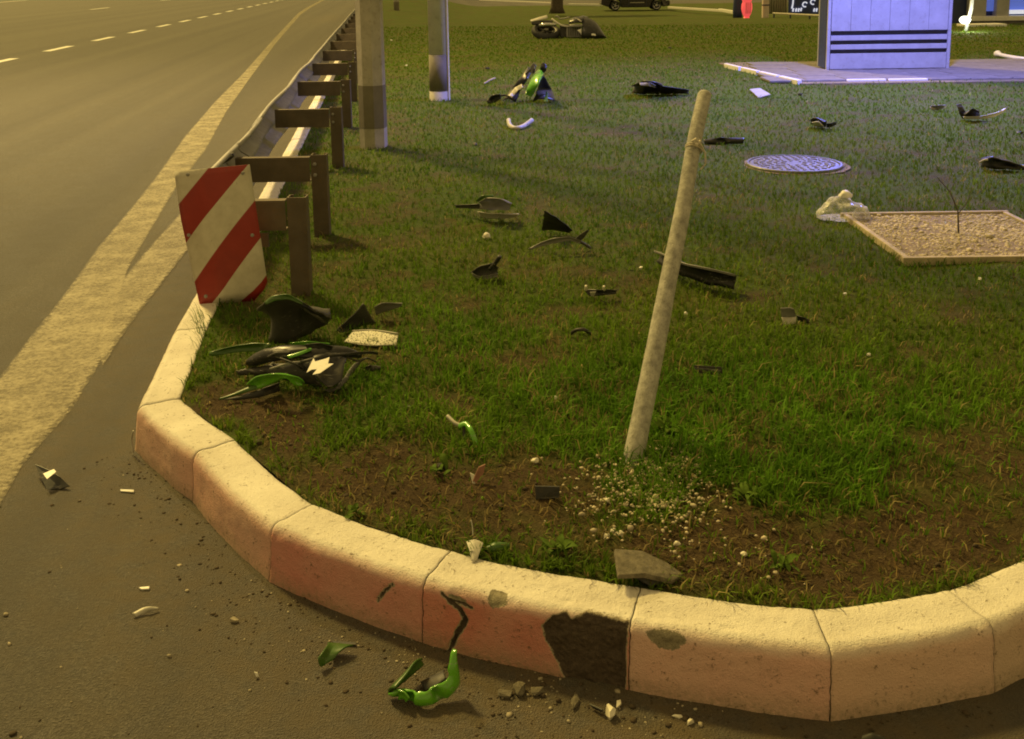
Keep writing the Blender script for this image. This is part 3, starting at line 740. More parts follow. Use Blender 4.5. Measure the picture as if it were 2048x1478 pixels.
def cchan(mb, a, b, w, d_, up, th=.006):
    """open channel between two points"""
    t = (b - a).normalized(); s = up.cross(t).normalized(); L = (b - a).length; c = (a + b) / 2
    mb.box(c, (L, th, d_), (t, s, up)); mb.box(c + s * w / 2 + up * (d_ / 2 - th / 2), (L, w - th, th), (t, s, up)); mb.box(c + s * w / 2 - up * (d_ / 2 - th / 2), (L, w - th, th), (t, s, up))
ypost = [4.425] + [5.524 + 2.085 * k for k in range(0, 25)]
for k, y in enumerate(ypost):
    px = -.955 if k == 0 else -1.06 + GX * (y - 5.524)
    p = Vector((px, y, 0)); b = beam_pt(y)
    gap_ = (px - .035) - (b.x + .03)
    arm_len = gap_ if k else .17
    mb = MB(); zt = .45
    mb.box(p + Vector((0, 0, (zt - .5) / 2)), (.084, .006, zt + .5)); mb.box(p + Vector((.039, .032, (zt - .5) / 2)), (.006, .058, zt + .5)); mb.box(p + Vector((-.039, .032, (zt - .5) / 2)), (.006, .058, zt + .5))
    mb.box(p + Vector((.033, .062, (zt - .5) / 2)), (.018, .005, zt + .5)); mb.box(p + Vector((-.033, .062, (zt - .5) / 2)), (.018, .005, zt + .5))
    mb.build('post', M['post'], rail)
    ab = MB(); c0 = p + Vector((-.05, -.002, .37)); c1 = p + Vector((-.05 - arm_len, -.002, .37))
    cm = (c0 + c1) / 2; L = arm_len
    ab.box(cm, (L, .005, .135)); ab.box(cm + Vector((0, .025, .065)), (L, .045, .005)); ab.box(cm + Vector((0, .025, -.065)), (L, .045, .005))
    am = ab.build('bracket_arm', M['post'], rail)
    if k and y < 16:
        for dz in (.03, -.03):
            bl = MB(); bl.lathe(c0 + Vector((.03, -.004, dz)), [(.011, 0), (.011, .008), (.006, .012)], 6, (Vector((1, 0, 0)), Vector((0, 0, 1)), Vector((0, -1, 0))))
            bl.build('bolt', M['galv'], am)
# dark strap clamps where beam sheets overlap
for y in (5.34, 6.05):
    p = beam_pt(y); mb = MB(); mb.tube([p + nx_ * (a + .010) + Vector((0, .10 * (.5 - z), z)) for (a, z) in wp[1:16]], .007, 6); mb.build('strap', M['mblack'], rail)

# striped plate at the rail's end
sp_ = empty('hazard_plate', Y(400, 608, 4.36), 'bent red and white striped hazard plate on the end of the guard rail', 'road sign')
def stripe_mat():
    mt, t, b = nm('hazard_stripes')
    uv = t.nodes.new('ShaderNodeUVMap'); sep = t.nodes.new('ShaderNodeSeparateXYZ'); t.links.new(uv.outputs[0], sep.inputs[0])
    u, v = sep.outputs[0], sep.outputs[1]
    s = mth(t, 'SUBTRACT', mth(t, 'MULTIPLY', v, 1.0), mth(t, 'MULTIPLY', u, .551))          # stripes climb to the right
    f = mth(t, 'FRACT', mth(t, 'MULTIPLY_ADD', s, 1.72, .209 + 1)); m_ = ramp(t, f, [(.494, (1, 1, 1)), (.506, (0, 0, 0))])
    p = pos(t); n1 = tex(t, 14, 5, .65, p); n2 = tex(t, 60, 4, .7, p)
    w = ramp(t, n1.outputs[0], [(.3, (.50, .46, .37)), (.7, (.66, .62, .52))]); r = ramp(t, n1.outputs[0], [(.3, (.26, .020, .016)), (.7, (.32, .028, .02))])
    c = mixc(t, m_, w, r)
    c = mixc(t, ramp(t, n2.outputs[0], [(.66, (0, 0, 0)), (.74, (.8, .8, .8))]), c, (.08, .06, .04))
    t.links.new(c, b.inputs['Base Color']); b.inputs['Roughness'].default_value = .45
    return mt
nu, nv = 14, 22; vs, fs, uvs = [], [], []
tl, tm, tr_ = (348, 343), (425, 338), (499, 329); bl_, bmid, br = (399, 609), (455, 607), (538, 586)
def side(v):                                         # left outline bends in near the top
    if v > .63: f = (v - .63) / .37; return (362 + (348 - 362) * f, 440 + (343 - 440) * f)
    f = v / .63; return (399 + (362 - 399) * f, 609 + (440 - 609) * f)
for j in range(nv + 1):
    v = j / nv; a = side(v); b = (538 + (499 - 538) * v, 586 + (329 - 586) * v)
    if v < .06: b = (b[0] - 30 * (1 - v / .06), b[1] + 16 * (1 - v / .06))
    for i in range(nu + 1):
        u = i / nu; px, py = a[0] + (b[0] - a[0]) * u, a[1] + (b[1] - a[1]) * u
        dep = 4.30 + .10 * max(0, .32 - u) * (1 + 2.5 * max(0, v - .5)) + .05 * (1 - v) * u + .012 * math.sin(5 * v + 3 * u) + .03 * v
        vs.append(Y(px, py, dep)); uvs.append((u, v * 1.0))
for j in range(nv):
    for i in range(nu): fs.append((j * (nu + 1) + i, j * (nu + 1) + i + 1, (j + 1) * (nu + 1) + i + 1, (j + 1) * (nu + 1) + i))
pl = mobj('plate', vs, fs, stripe_mat(), sp_, True); s = pl.modifiers.new('s', 'SOLIDIFY'); s.thickness = .003; s.offset = -1
ul = pl.data.uv_layers.new(name='UVMap'); ul.data.foreach_set('uv', np.array([uvs[l.vertex_index] for l in pl.data.loops], dtype=np.float32).ravel())
MB().box(Y(515, 480, 4.41), (.10, .02, .06)).build('mounting_bracket', M['post'], sp_)
for rx_, ry_, rd_ in ((376, 349, 4.33), (486, 346, 4.315), (412, 592, 4.30), (505, 470, 4.31), (378, 470, 4.32)): MB().lathe(Y(rx_, ry_, rd_), [(.008, 0), (.008, .006), (.004, .009)], 8, (Vector((1, 0, 0)), Vector((0, 0, 1)), Vector((0, -1, 0)))).build('rivet', M['galv'], sp_)

# ------------------------------------------------------------------ poles
def band_pole(name, base, n, r0_, r1_, h, cols, label, cat, rot=0.):
    e = empty(name, base, label, cat); zs = [(-.3, cols[0][1])] + [(c[0], c[1]) for c in cols]
    z = -.3
    for (zt, mt, nm_, grow) in cols:
        ra = r0_ + (r1_ - r0_) * max(0, z) / h + grow; rb = r0_ + (r1_ - r0_) * zt / h + grow
        ax = (Vector((math.cos(rot), math.sin(rot), 0)), Vector((-math.sin(rot), math.cos(rot), 0)), Vector((0, 0, 1)))
        MB().lathe(base, [(ra, z), (rb, zt)], n, ax).build(nm_, mt, e, smooth=n > 12); z = zt
    return e
M['polepaint'] = simple('pale_concrete', (.44, .41, .34), .8, var=.25, scale=6, dirt=(.2, .17, .11), dirt_amt=.4, bmp=.3)
M['poledark'] = simple('grey_painted_band', (.19, .17, .125), .8, var=.2, scale=8, bmp=.3)
pb_ = G(748, 292)
pe = band_pole('concrete_post', pb_, 8, .116, .102, 6.5, [(.16, M['polepaint'], 'plinth', .0), (.52, M['poledark'], 'painted_band', .0015), (6.5, M['polepaint'], 'shaft', .0)], 'octagonal concrete post with a dark painted band beside the rail', 'post', .22)
mb = MB().box(pb_ + Vector((0, -.05, 6.35)), (.5, .16, .10)).build('lamp_bracket', M['post'], pe)
pm = G(878, 199)
pe = band_pole('steel_pole', pm, 28, .105, .09, 8, [(.10, M['polepaint'], 'base_collar', .004), (.52, M['poledark'], 'painted_band', .0015), (8, M['polesteel'], 'shaft', .0)], 'round grey steel pole with dark lower band on the lawn', 'pole')
MB().tube([pm + Vector((.118, -.02, -.1)), pm + Vector((.112, -.02, 8))], .013, 8).build('edge_tube', M['white'], pe)  # thin white tube up the right edge of the pole
MB().tube([pm + Vector((0, 0, 7.9)), pm + Vector((-.8, .1, 8.4)), pm + Vector((-1.8, .2, 8.5))], .04, 8).build('lamp_arm', M['galv'], pe)
pf = G(793, 17); e = band_pole('distant_pole', pf, 12, .13, .10, 7, [(.3, M['poledark'], 'painted_band', .001), (7, M['polepaint'], 'shaft', 0)], 'slim pale pole far behind the octagonal post', 'pole')

# ------------------------------------------------------------------ leaning stake with rope
sb, st_ = G(1268, 915), Y(1409, 190, 3.5)
stake = empty('wooden_stake', sb, 'round weathered wooden stake leaning away from the kerb', 'stake')
axis = (st_ - sb).normalized()
pts, rad = [], []
for k in range(19):
    f = k / 18; q = (sb - axis * .12).lerp(st_, f) + Vector((noise.noise(Vector((f * 4, 1, 2))), noise.noise(Vector((f * 4, 5, 2))), 0)) * .006
    pts.append(q); rad.append(.0315 - .008 * f + .0012 * noise.noise(Vector((f * 9, 0, 0))))
pts += [st_ + axis * .010, st_ + axis * .016]; rad += [.019, .008]
MB().tube(pts, rad, 20).build('shaft', M['wood'], stake, True)
kn = Y(1391, 283, 3.34); s1 = axis.cross(Vector((0, 0, 1))).normalized(); s2 = axis.cross(s1)
rope = empty('rope_tie', kn, 'frayed pale rope knotted round the top of the leaning stake', 'rope')
f = (kn - sb).dot(axis); kc_ = sb + axis * f
for off in (-.004, .003):
    MB().tube([kc_ + axis * (off + .004 * math.sin(a * .5)) + (s1 * math.cos(a) + s2 * math.sin(a)) * .0285 for a in np.linspace(0, 6.28, 25)], .0026, 6).build('coil', M['rope'], rope)
near = (Vector((0, 0, CH)) - kc_).normalized(); near = (near - axis * near.dot(axis)).normalized()
kp_ = kc_ + near * .034
MB().tube([kp_ + Vector((.018, 0, .012)), kp_ + Vector((.005, -.01, .0)), kp_ + Vector((-.01, 0, .012)), kp_ + Vector((.0, -.008, .02)), kp_ + Vector((.02, 0, -.004))], .005, 6).build('knot', M['rope'], rope)
MB().tube([kp_ + Vector((.02, 0, -.0)), kp_ + Vector((.034, -.004, -.03)), kp_ + Vector((.036, -.004, -.065)), kp_ + Vector((.018, -.006, -.085))], .003, 6).build('loose_end', M['rope'], rope)

# ------------------------------------------------------------------ debris builders
def cat_rs(pts, n):
    pts = [Vector(p) for p in pts]; L = [0]
    for a, b in zip(pts, pts[1:]): L.append(L[-1] + (b - a).length)
    out = []
    for k in range(n + 1):
        s = L[-1] * k / n; i = max(j for j in range(len(L) - 1) if L[j] <= s + 1e-9)
        f = (s - L[i]) / max(1e-9, L[i + 1] - L[i]); p0 = pts[max(0, i - 1)]; p1 = pts[i]; p2 = pts[i + 1]; p3 = pts[min(len(pts) - 1, i + 2)]
        c = .5 * ((2 * p1) + (p2 - p0) * f + (2 * p0 - 5 * p1 + 4 * p2 - p3) * f * f + (3 * p1 - p0 - 3 * p2 + p3) * f ** 3)
        out.append(c.lerp(p1.lerp(p2, f), .45))
    return out
def P3(q):
    """(px, py, height above lawn) or (px, py, height, base) to world"""
    return G(q[0], q[1], q[2])
def loft(name, A, B, mat, bulge=0., thick=.003, parent=None, jag=.0, n=14, m_=8, seed=0):
    """curved shell between two outlines given as photo points with heights"""
    A = cat_rs([P3(q) for q in A], n); B = cat_rs([P3(q) for q in B], n); rg = random.Random(seed); vs, fs = [], []
    for k in range(n + 1):
        t = (A[min(n, k + 1)] - A[max(0, k - 1)]) + (B[min(n, k + 1)] - B[max(0, k - 1)]); w = B[k] - A[k]
        nr = t.cross(w); nr = nr.normalized() if nr.length > 1e-9 else Vector((0, 0, 1))
        if nr.z < 0: nr = -nr
        ja, jb = rg.uniform(0, jag + .03), rg.uniform(0, jag + .03)
        for c in range(m_ + 1):
            v = c / m_; v2 = ja + (1 - ja - jb) * v
            q = A[k] + w * v2 + nr * (bulge * 4 * v2 * (1 - v2)); zz_ = min(1, w.length / .12)
            q = q + Vector((noise.noise(q * 23), noise.noise(q * 23 + Vector((5, 5, 5))), noise.noise(q * 19 + Vector((9, 2, 1))))) * (.006 * zz_); vs.append(q)
    for k in range(n):
        for c in range(m_): fs.append((k * (m_ + 1) + c, k * (m_ + 1) + c + 1, (k + 1) * (m_ + 1) + c + 1, (k + 1) * (m_ + 1) + c))
    o = mobj(name, vs, fs, mat, parent, True)
    s = o.modifiers.new('s', 'SOLIDIFY'); s.thickness = thick; s.offset = 0
    return o
def plate(name, pts, mat, thick=.004, parent=None, bevel=.001):
    """flat broken piece: outline of photo points with heights, given thickness downwards along its normal"""
    P_ = [P3(q) for q in pts]; nr = Vector((0, 0, 0))
    for i in range(len(P_)): nr += P_[i].cross(P_[(i + 1) % len(P_)])
    nr.normalize()
    if nr.z < 0: nr = -nr
    c = sum(P_, Vector()) / len(P_)
    P_ = [p - nr * (p - c).dot(nr) * .7 for p in P_]
    return MB().prism(P_, -nr * thick).build(name, mat, parent, bevel=bevel)
def rod(name, pts, r, mat, parent=None, n=7):
    return MB().tube(cat_rs([P3(q) for q in pts], 12), r, n).build(name, mat, parent, True)
def rock(name, px, py, size, mat, z=0., label=None, cat=None, group=None, seed=0, sub=2):
    bm = bmesh.new(); rg = random.Random(seed)
    if sub == 3: bmesh.ops.create_icosphere(bm, subdivisions=3, radius=1.)
    else:
        for _ in range(11 + 6 * sub): bm.verts.new(Vector((rg.gauss(0, 1), rg.gauss(0, 1), rg.gauss(0, 1))).normalized() * rg.uniform(.75, 1.1))
        bmesh.ops.convex_hull(bm, input=bm.verts)
        bmesh.ops.delete(bm, geom=[v for v in bm.verts if not v.link_faces], context='VERTS')
    off = Vector((rg.uniform(-9, 9), rg.uniform(-9, 9), seed))
    rot = Matrix.Rotation(rg.uniform(0, 6.28), 3, 'Z')
    for v in bm.verts:
        v.co *= 1 + .35 * noise.noise(v.co * 1.3 + off); v.co = rot @ Vector((v.co.x * size[0], v.co.y * size[1], v.co.z * size[2]))
    me = bpy.data.meshes.new(name); bm.to_mesh(me); bm.free(); me.materials.append(mat)
    o = bpy.data.objects.new(name, me); COL.objects.link(o); g = G(px, py, z); o.location = (g.x, g.y, z + size[2] * .55)
    if label: tag(o, label, cat, group)
    return o
def top(name, px, py, label, cat, z=0., group=None): return empty(name, G(px, py, z), label, cat, group)
R = ROADZ

# ------------------------------------------------------------------ debris on the road
e = top('fairing_piece', 108, 975, 'small black fairing shard with a white mark on the road near the yellow line', 'fairing', R)
plate('shell', [(72, 930, R + .03), (100, 940, R + .035), (118, 952, R + .035), (142, 974, R + .006), (122, 978, R + .004), (90, 977, R + .006)], M['black'], .004, e)
plate('white_mark', [(86, 947, R + .042), (108, 938, R + .046), (112, 943, R + .045), (94, 958, R + .038)], M['white'], .0015, e, 0)
tag(center(plate('pale_sliver', [(240, 978, R + .006), (268, 979, R + .006), (268, 984, R + .005), (241, 982, R + .005)], M['pale'], .004)), 'thin pale sliver on the asphalt beside the kerb corner', 'shard')
tag(center(plate('white_chip', [(277, 1174, R + .006), (299, 1172, R + .007), (298, 1177, R + .006), (282, 1178, R + .005)], M['white'], .005)), 'small bright white chip alone on the open asphalt', 'chip')
tag(center(loft('twisted_shard', [(264, 1227, R + .008), (285, 1216, R + .012), (298, 1213, R + .016), (317, 1215, R + .008)], [(272, 1234, R + .003), (290, 1226, R + .004), (302, 1221, R + .006), (316, 1219, R + .004)], M['pale'], .004, .002)), 'pale twisted plastic shard lying on the asphalt below the white chip', 'shard')
tag(rock('grey_chip', 468, 1243, (.012, .009, .009), M['chip'], R, seed=3), 'small grey concrete chip on the road left of the green triangle', 'chip')
tag(center(plate('white_splinter', [(508, 1344, R + .014), (515, 1346, R + .012), (517, 1354, R + .004), (512, 1354, R + .004)], M['white'], .004)), 'tiny white splinter standing on the asphalt at lower left', 'chip')
tag(center(loft('green_triangle', [(655, 1285, R + .018), (680, 1287, R + .018), (709, 1292, R + .016)], [(634, 1318, R + .03), (640, 1336, R + .006), (668, 1318, R + .012)], M['dgreen'], .01, .003)), 'dark green triangular plastic fragment on the road under the kerb', 'fragment')
tag(center(plate('black_strip', [(664, 1281, R + .006), (712, 1284, R + .006), (712, 1289, R + .006), (668, 1287, R + .006)], M['mblack'], .004)), 'short black plastic strip lying behind the dark green triangle', 'fragment')
e = top('fairing_cup', 855, 1390, 'bright green curved fairing fragment lying on the road below the broken kerb', 'fairing', R)
loft('shell', [(776, 1388, R + .012), (800, 1396, R + .006), (845, 1412, R + .004), (890, 1398, R + .006), (918, 1370, R + .02), (916, 1335, R + .06), (905, 1298, R + .10)],
     [(800, 1376, R + .03), (815, 1382, R + .035), (845, 1380, R + .04), (872, 1372, R + .045), (893, 1352, R + .055), (896, 1330, R + .075), (903, 1300, R + .10)], M['gpaint'], .012, .004, e, .05, 22)
loft('side_wall', [(778, 1392, R + .006), (800, 1372, R + .016), (830, 1345, R + .02), (848, 1330, R + .022)], [(790, 1378, R + .04), (812, 1352, R + .05), (832, 1322, R + .055), (845, 1318, R + .045)], M['dgreen'], .008, .004, e)
loft('torn_lip', [(793, 1380, R + .036), (808, 1384, R + .04), (818, 1396, R + .03)], [(796, 1400, R + .008), (806, 1398, R + .012), (812, 1404, R + .008)], M['gpaint'], .006, .003, e)
loft('inner_lining', [(840, 1365, R + .008), (865, 1352, R + .01), (890, 1340, R + .012)], [(850, 1384, R + .006), (872, 1376, R + .01), (892, 1360, R + .02)], M['mblack'], .006, .003, e)
for i, (px, py, s, lb) in enumerate(((1222, 1432, (.024, .015, .016), 'pale broken concrete lump on the road below the dark kerb break'), (1236, 1412, (.016, .008, .008), 'small pale concrete flake just behind the larger lump'), (1381, 1447, (.008, .012, .007), 'tiny white concrete chip near the bottom centre edge'), (1356, 1434, (.012, .005, .004), 'flat pale crumb lying right of the concrete lump'))):
    tag(rock('concrete_lump', px, py, s, M['stone'], R, seed=20 + i, sub=1), lb, 'rubble')
for i, (px, py, s, lb) in enumerate(((1040, 1385, (.022, .018, .014), 'grey rubble piece under the kerb, left of the dark break'), (1010, 1392, (.026, .012, .008), 'flat grey rubble flake left of the grey rubble piece'), (1075, 1388, (.018, .014, .010), 'brownish rubble lump against the kerb right of the grey piece'), (1150, 1408, (.026, .010, .008), 'dark flat rubble shard at the foot of the kerb break'))):
    tag(rock('kerb_rubble', px, py, s, M['slab'], R, seed=30 + i, sub=2), lb, 'rubble')
tag(center(plate('dark_flake', [(1180, 1405, R + .012), (1205, 1418, R + .016), (1212, 1424, R + .006), (1188, 1415, R + .004)], M['mblack'], .004)), 'dark slanting flake beside the pale concrete lump', 'fragment')
tag(center(loft('dark_fragment', [(1725, 1470, R + .02), (1745, 1466, R + .03), (1768, 1474, R + .018)], [(1720, 1492, R + .004), (1745, 1496, R + .004), (1772, 1492, R + .004)], M['mblack'], .006, .003)), 'dark plastic fragment at the very bottom edge of the road', 'fragment')
tag(center(rod('white_straw', [(267, 905, R + .01), (263, 880, R + .05), (267, 862, R + .09)], .003, M['pale'])), 'thin pale splinter leaning on the kerb corner', 'splinter')

# ------------------------------------------------------------------ debris in the soil behind the kerb
tag(center(loft('cream_shard', [(933, 1084, .022), (950, 1080, .026), (966, 1086, .022)], [(944, 1124, .002), (949, 1126, .002), (955, 1122, .002)], M['pale'], .004, .003)), 'cream pointed shard standing at the edge of the kerb top', 'shard')
tag(center(rod('pale_stick', [(946, 1072, .004), (945, 1055, .02), (942, 1040, .035)], .0016, M['pale'])), 'thin pale stick upright in the soil above the cream shard', 'stick')
tag(center(loft('green_black_shard', [(972, 1094, .010), (990, 1084, .022), (1016, 1086, .014)], [(976, 1104, .003), (994, 1102, .008), (1018, 1098, .004)], M['dgreen'], .008, .003)), 'dark green curved shard beside the cream pointed shard', 'shard')
e = top('brick_shard', 952, 965, 'reddish brown split shard stuck in the bare soil', 'shard')
plate('large_half', [(945, 962, .01), (958, 935, .05), (971, 928, .055), (968, 946, .03), (952, 968, .003)], M['pinkshard'], .004, e)
plate('small_half', [(940, 945, .025), (948, 950, .026), (950, 968, .003), (944, 967, .003)], M['pale'], .003, e)
tag(center(plate('dark_block', [(1070, 972, .035), (1120, 974, .035), (1118, 996, .004), (1072, 1000, .004)], M['mblack'], .012)), 'black rectangular plastic block in the soil left of the stake', 'block')
e = top('green_bracket', 935, 880, 'small green forked plastic bracket poking out of the soil', 'bracket')
rod('prong', [(895, 832, .055), (910, 846, .045), (925, 852, .04)], .006, M['pale'], e)
loft('bridge', [(918, 848, .045), (932, 842, .055), (945, 856, .05), (953, 875, .025), (956, 892, .003)], [(918, 858, .035), (930, 852, .045), (938, 864, .04), (944, 880, .022), (950, 894, .003)], M['gpaint'], .004, .003, e)
rod('stem', [(928, 850, .045), (928, 868, .02), (930, 884, .002)], .005, M['mblack'], e)
e = top('broken_slab', 1290, 1150, 'broken grey triangular concrete slab lying behind the kerb', 'slab')
plate('slab', [(1229, 1097, .055), (1285, 1099, .045), (1335, 1122, .03), (1366, 1152, .006), (1345, 1166, .008), (1292, 1142, .045), (1236, 1152, .04)], M['slab'], .012, e, .003)
plate('shade_sheet', [(1255, 1146, .03), (1292, 1138, .034), (1340, 1164, .008), (1300, 1172, .004)], M['mblack'], .01, e)  # dark sheet stands in for the shade under the lifted slab
for i, (px, py, s, lb) in enumerate(((1212, 1076, .011, 'pale pebble left in the pair above the broken slab'), (1240, 1072, .012, 'pale pebble right in the pair above the broken slab'), (1226, 1064, .009, 'small pale pebble topmost above the broken slab'), (1216, 1003, .010, 'orange tinted round pebble left of the gravel patch'), (1070, 924, .011, 'pale flat pebble on the soil right of the reddish shard'), (1488, 1111, .009, 'lone pale pebble on the bare soil right of the slab'), (1570, 994, .008, 'tiny pale pebble in the grass right of the gravel patch'), (1354, 1090, .009, 'pale pebble just behind the slab tip'))):
    tag(rock('pebble', px, py, (s, s * .8, s * .7), M['stone'], 0, seed=50 + i, sub=3), lb, 'pebble')

# ------------------------------------------------------------------ heap of fairings by the rail end
e = top('black_side_fairing', 590, 670, 'large black fairing with green top edge at the guard rail end', 'fairing')
loft('shell', [(510, 622, .17), (535, 600, .24), (572, 590, .26), (600, 603, .24), (635, 625, .17), (662, 640, .11)], [(535, 684, .012), (545, 690, .008), (580, 688, .008), (610, 676, .01), (632, 662, .02), (655, 648, .06)], M['charcoal'], .05, .004, e, .0, 18, 10)
loft('green_edge', [(530, 604, .236), (545, 592, .262), (575, 588, .272), (603, 604, .245)], [(532, 610, .232), (552, 602, .245), (576, 599, .25), (604, 609, .235)], M['dgreen'], .004, .003, e)
loft('dark_wing', [(604, 609, .23), (640, 628, .155), (664, 636, .12)], [(606, 620, .20), (640, 642, .12), (655, 652, .07)], M['black'], .006, .003, e)
e = top('logo_fairing', 650, 745, 'crumpled black lower fairing with a white zigzag mark', 'fairing')
loft('back_shell', [(500, 715, .06), (525, 698, .11), (570, 690, .13), (620, 690, .12), (690, 694, .10), (725, 706, .06)], [(505, 735, .03), (540, 725, .07), (585, 722, .09), (640, 722, .09), (690, 718, .07), (722, 716, .04)], M['black'], .02, .004, e, .06, 18)
loft('front_shell', [(500, 736, .03), (545, 727, .065), (600, 722, .085), (625, 728, .08)], [(515, 752, .012), (560, 758, .02), (610, 768, .012), (648, 778, .004)], M['mblack'], .02, .004, e, .06)
loft('logo_panel', [(604, 712, .095), (640, 704, .11), (672, 706, .105), (694, 716, .085)], [(608, 735, .075), (632, 755, .062), (655, 778, .035), (682, 762, .05)], M['black'], .012, .004, e)
logo = [(613, 745), (627, 716), (630, 723), (652, 717), (659, 714), (656, 727), (667, 727), (640, 746), (625, 749), (634, 738), (623, 739)]
logo_z = lambda x, y: .128 - (y - 706) * .0008
plate('zigzag_mark', [(x, y, logo_z(x, y)) for x, y in logo], M['white'], .0015, e, 0)
loft('ground_flap', [(640, 780, .006), (668, 778, .008), (690, 752, .02), (706, 728, .03)], [(660, 786, .004), (684, 775, .006), (708, 742, .012), (728, 718, .02)], M['charcoal'], .004, .003, e)
rod('stay_rod', [(540, 738, .075), (580, 726, .10), (606, 724, .10)], .004, M['grey'], e)
rod('stay_rod', [(536, 714, .10), (552, 706, .12), (580, 705, .12)], .004, M['charcoal'], e)
rod('stay_rod', [(538, 732, .05), (546, 726, .07), (552, 718, .085)], .004, M['pale'], e)
loft('duct', [(545, 700, .12), (585, 696, .13), (620, 694, .13)], [(550, 712, .10), (590, 708, .11), (622, 703, .115)], M['charcoal'], .012, .003, e)
loft('rim_strip', [(600, 722, .105), (660, 708, .12), (740, 703, .06), (758, 706, .03)], [(602, 727, .10), (660, 714, .112), (738, 708, .05), (756, 710, .02)], M['mblack'], .004, .003, e)
e = top('green_nose_piece', 540, 780, 'bright green curved fairing blade in front of the zigzag fairing', 'fairing')
loft('blade', [(492, 770, .04), (510, 754, .085), (540, 748, .105), (575, 751, .10), (600, 756, .085), (609, 766, .06)], [(500, 782, .02), (525, 776, .04), (552, 763, .065), (572, 757, .085), (590, 772, .05), (604, 772, .05)], M['gpaint'], .010, .004, e)
loft('long_tongue', [(437, 798, .006), (470, 786, .02), (505, 770, .04)], [(440, 800, .004), (475, 790, .014), (520, 776, .036)], M['dgreen'], .004, .003, e)
loft('dark_underside', [(445, 800, .004), (500, 786, .018), (560, 764, .055)], [(470, 800, .002), (520, 795, .004), (560, 782, .006)], M['mblack'], .006, .003, e)
tag(center(loft('long_green_panel', [(418, 704, .03), (460, 694, .055), (500, 687, .075), (545, 686, .08)], [(425, 712, .016), (465, 706, .03), (505, 704, .04), (530, 704, .045)], M['dgreen'], .01, .003)), 'long dull green fairing panel lying in grass behind the kerb edge', 'fairing')
tag(center(loft('green_strip', [(580, 686, .135), (620, 683, .145), (660, 688, .13)], [(584, 690, .125), (620, 690, .13), (656, 690, .125)], M['gpaint'], .004, .003)), 'narrow bright green strip on top of the zigzag fairing', 'fairing')
tag(center(loft('yellow_green_strip', [(574, 712, .115), (600, 704, .125), (622, 696, .13)], [(578, 717, .108), (604, 709, .118), (624, 700, .125)], M['gpaint'], .003, .003)), 'short yellow green strip across the black zigzag fairing', 'fairing')
tag(center(loft('dark_fin', [(672, 660, .02), (700, 636, .07), (726, 606, .13)], [(690, 666, .004), (720, 655, .01), (752, 648, .015)], M['charcoal'], .012, .004)), 'dark grey triangular fin upright left of the pale mesh plate', 'fairing')
tag(center(loft('olive_shard', [(750, 614, .07), (765, 606, .085), (805, 608, .07)], [(752, 630, .02), (770, 624, .03), (804, 613, .055)], M['grey'], .010, .004)), 'pale olive shard lying in grass right of the dark fin', 'shard')
def mesh_mat():
    mt, t, b = nm('perforated_mesh'); oc = t.nodes.new('ShaderNodeTexCoord').outputs['Object']
    v = tex(t, 150, 0, 0, oc, 'ShaderNodeTexVoronoi'); t.links.new(ramp(t, v.outputs['Distance'], [(.32, (.10, .09, .06)), (.45, (.62, .60, .48))]), b.inputs['Base Color']); b.inputs['Roughness'].default_value = .5
    return mt
e = top('mesh_plate', 742, 680, 'pale perforated rectangular plate lying flat on the grass', 'plate')
plate('mesh', [(705, 663, .035), (745, 661, .04), (796, 668, .04), (793, 688, .012), (750, 690, .010), (689, 682, .012)], mesh_mat(), .006, e, .002)
rod('rim', [(689, 683, .012), (720, 689, .010), (750, 691, .010), (792, 689, .012)], .003, M['pale'], e)
rod('rim', [(705, 662, .036), (745, 660, .041), (796, 667, .041)], .003, M['pale'], e)
tag(rock('dark_lump', 790, 697, (.012, .010, .009), M['mblack'], 0, seed=71, sub=1), 'small black lump beside the perforated plate corner', 'fragment')

# ------------------------------------------------------------------ debris across the middle lawn
e = top('grey_tail_fairing', 975, 428, 'pale grey green cracked fairing in two layers on the lawn', 'fairing')
loft('upper_shell', [(952, 408, .09), (975, 396, .15), (1000, 398, .15), (1022, 412, .10)], [(958, 419, .05), (975, 420, .06), (995, 422, .055), (1020, 421, .05)], M['grey'], .03, .004, e)
loft('lower_shell', [(954, 424, .05), (975, 427, .05), (1005, 428, .045), (1038, 430, .04)], [(960, 434, .01), (980, 438, .006), (1005, 438, .006), (1036, 433, .02)], M['pale'], .012, .004, e)
loft('left_arm', [(908, 411, .04), (935, 409, .07), (958, 408, .085)], [(912, 416, .02), (935, 417, .04), (958, 418, .05)], M['charcoal'], .008, .004, e)
loft('green_crest', [(951, 402, .12), (965, 391, .16), (985, 390, .16)], [(956, 404, .11), (970, 396, .145), (988, 394, .15)], M['dgreen'], .004, .004, e)
tag(rock('white_stone', 973, 476, (.022, .019, .019), M['stone'], 0, seed=81, sub=3), 'rounded white stone on the lawn below the pale fairing', 'stone')
tag(center(loft('black_triangle', [(1082, 460, .03), (1085, 440, .10), (1088, 421, .175)], [(1140, 467, .006), (1143, 464, .015), (1146, 462, .02)], M['black'], .012, .004)), 'upright black triangular panel on the middle lawn', 'fairing')
e = top('grey_fin', 1115, 495, 'low grey arched fin with forked tail on the lawn', 'fairing')
loft('arch', [(1057, 497, .010), (1085, 484, .05), (1110, 476, .085), (1140, 474, .09), (1162, 482, .06)], [(1062, 499, .006), (1088, 491, .03), (1115, 486, .055), (1140, 482, .065), (1160, 488, .04)], M['grey'], .008, .004, e)
loft('tail_fork', [(1150, 478, .07), (1162, 468, .10), (1176, 459, .12)], [(1156, 486, .045), (1168, 476, .07), (1178, 462, .11)], M['charcoal'], .004, .003, e)
rod('tail_prong', [(1158, 482, .05), (1172, 490, .025), (1182, 497, .006)], .008, M['charcoal'], e)
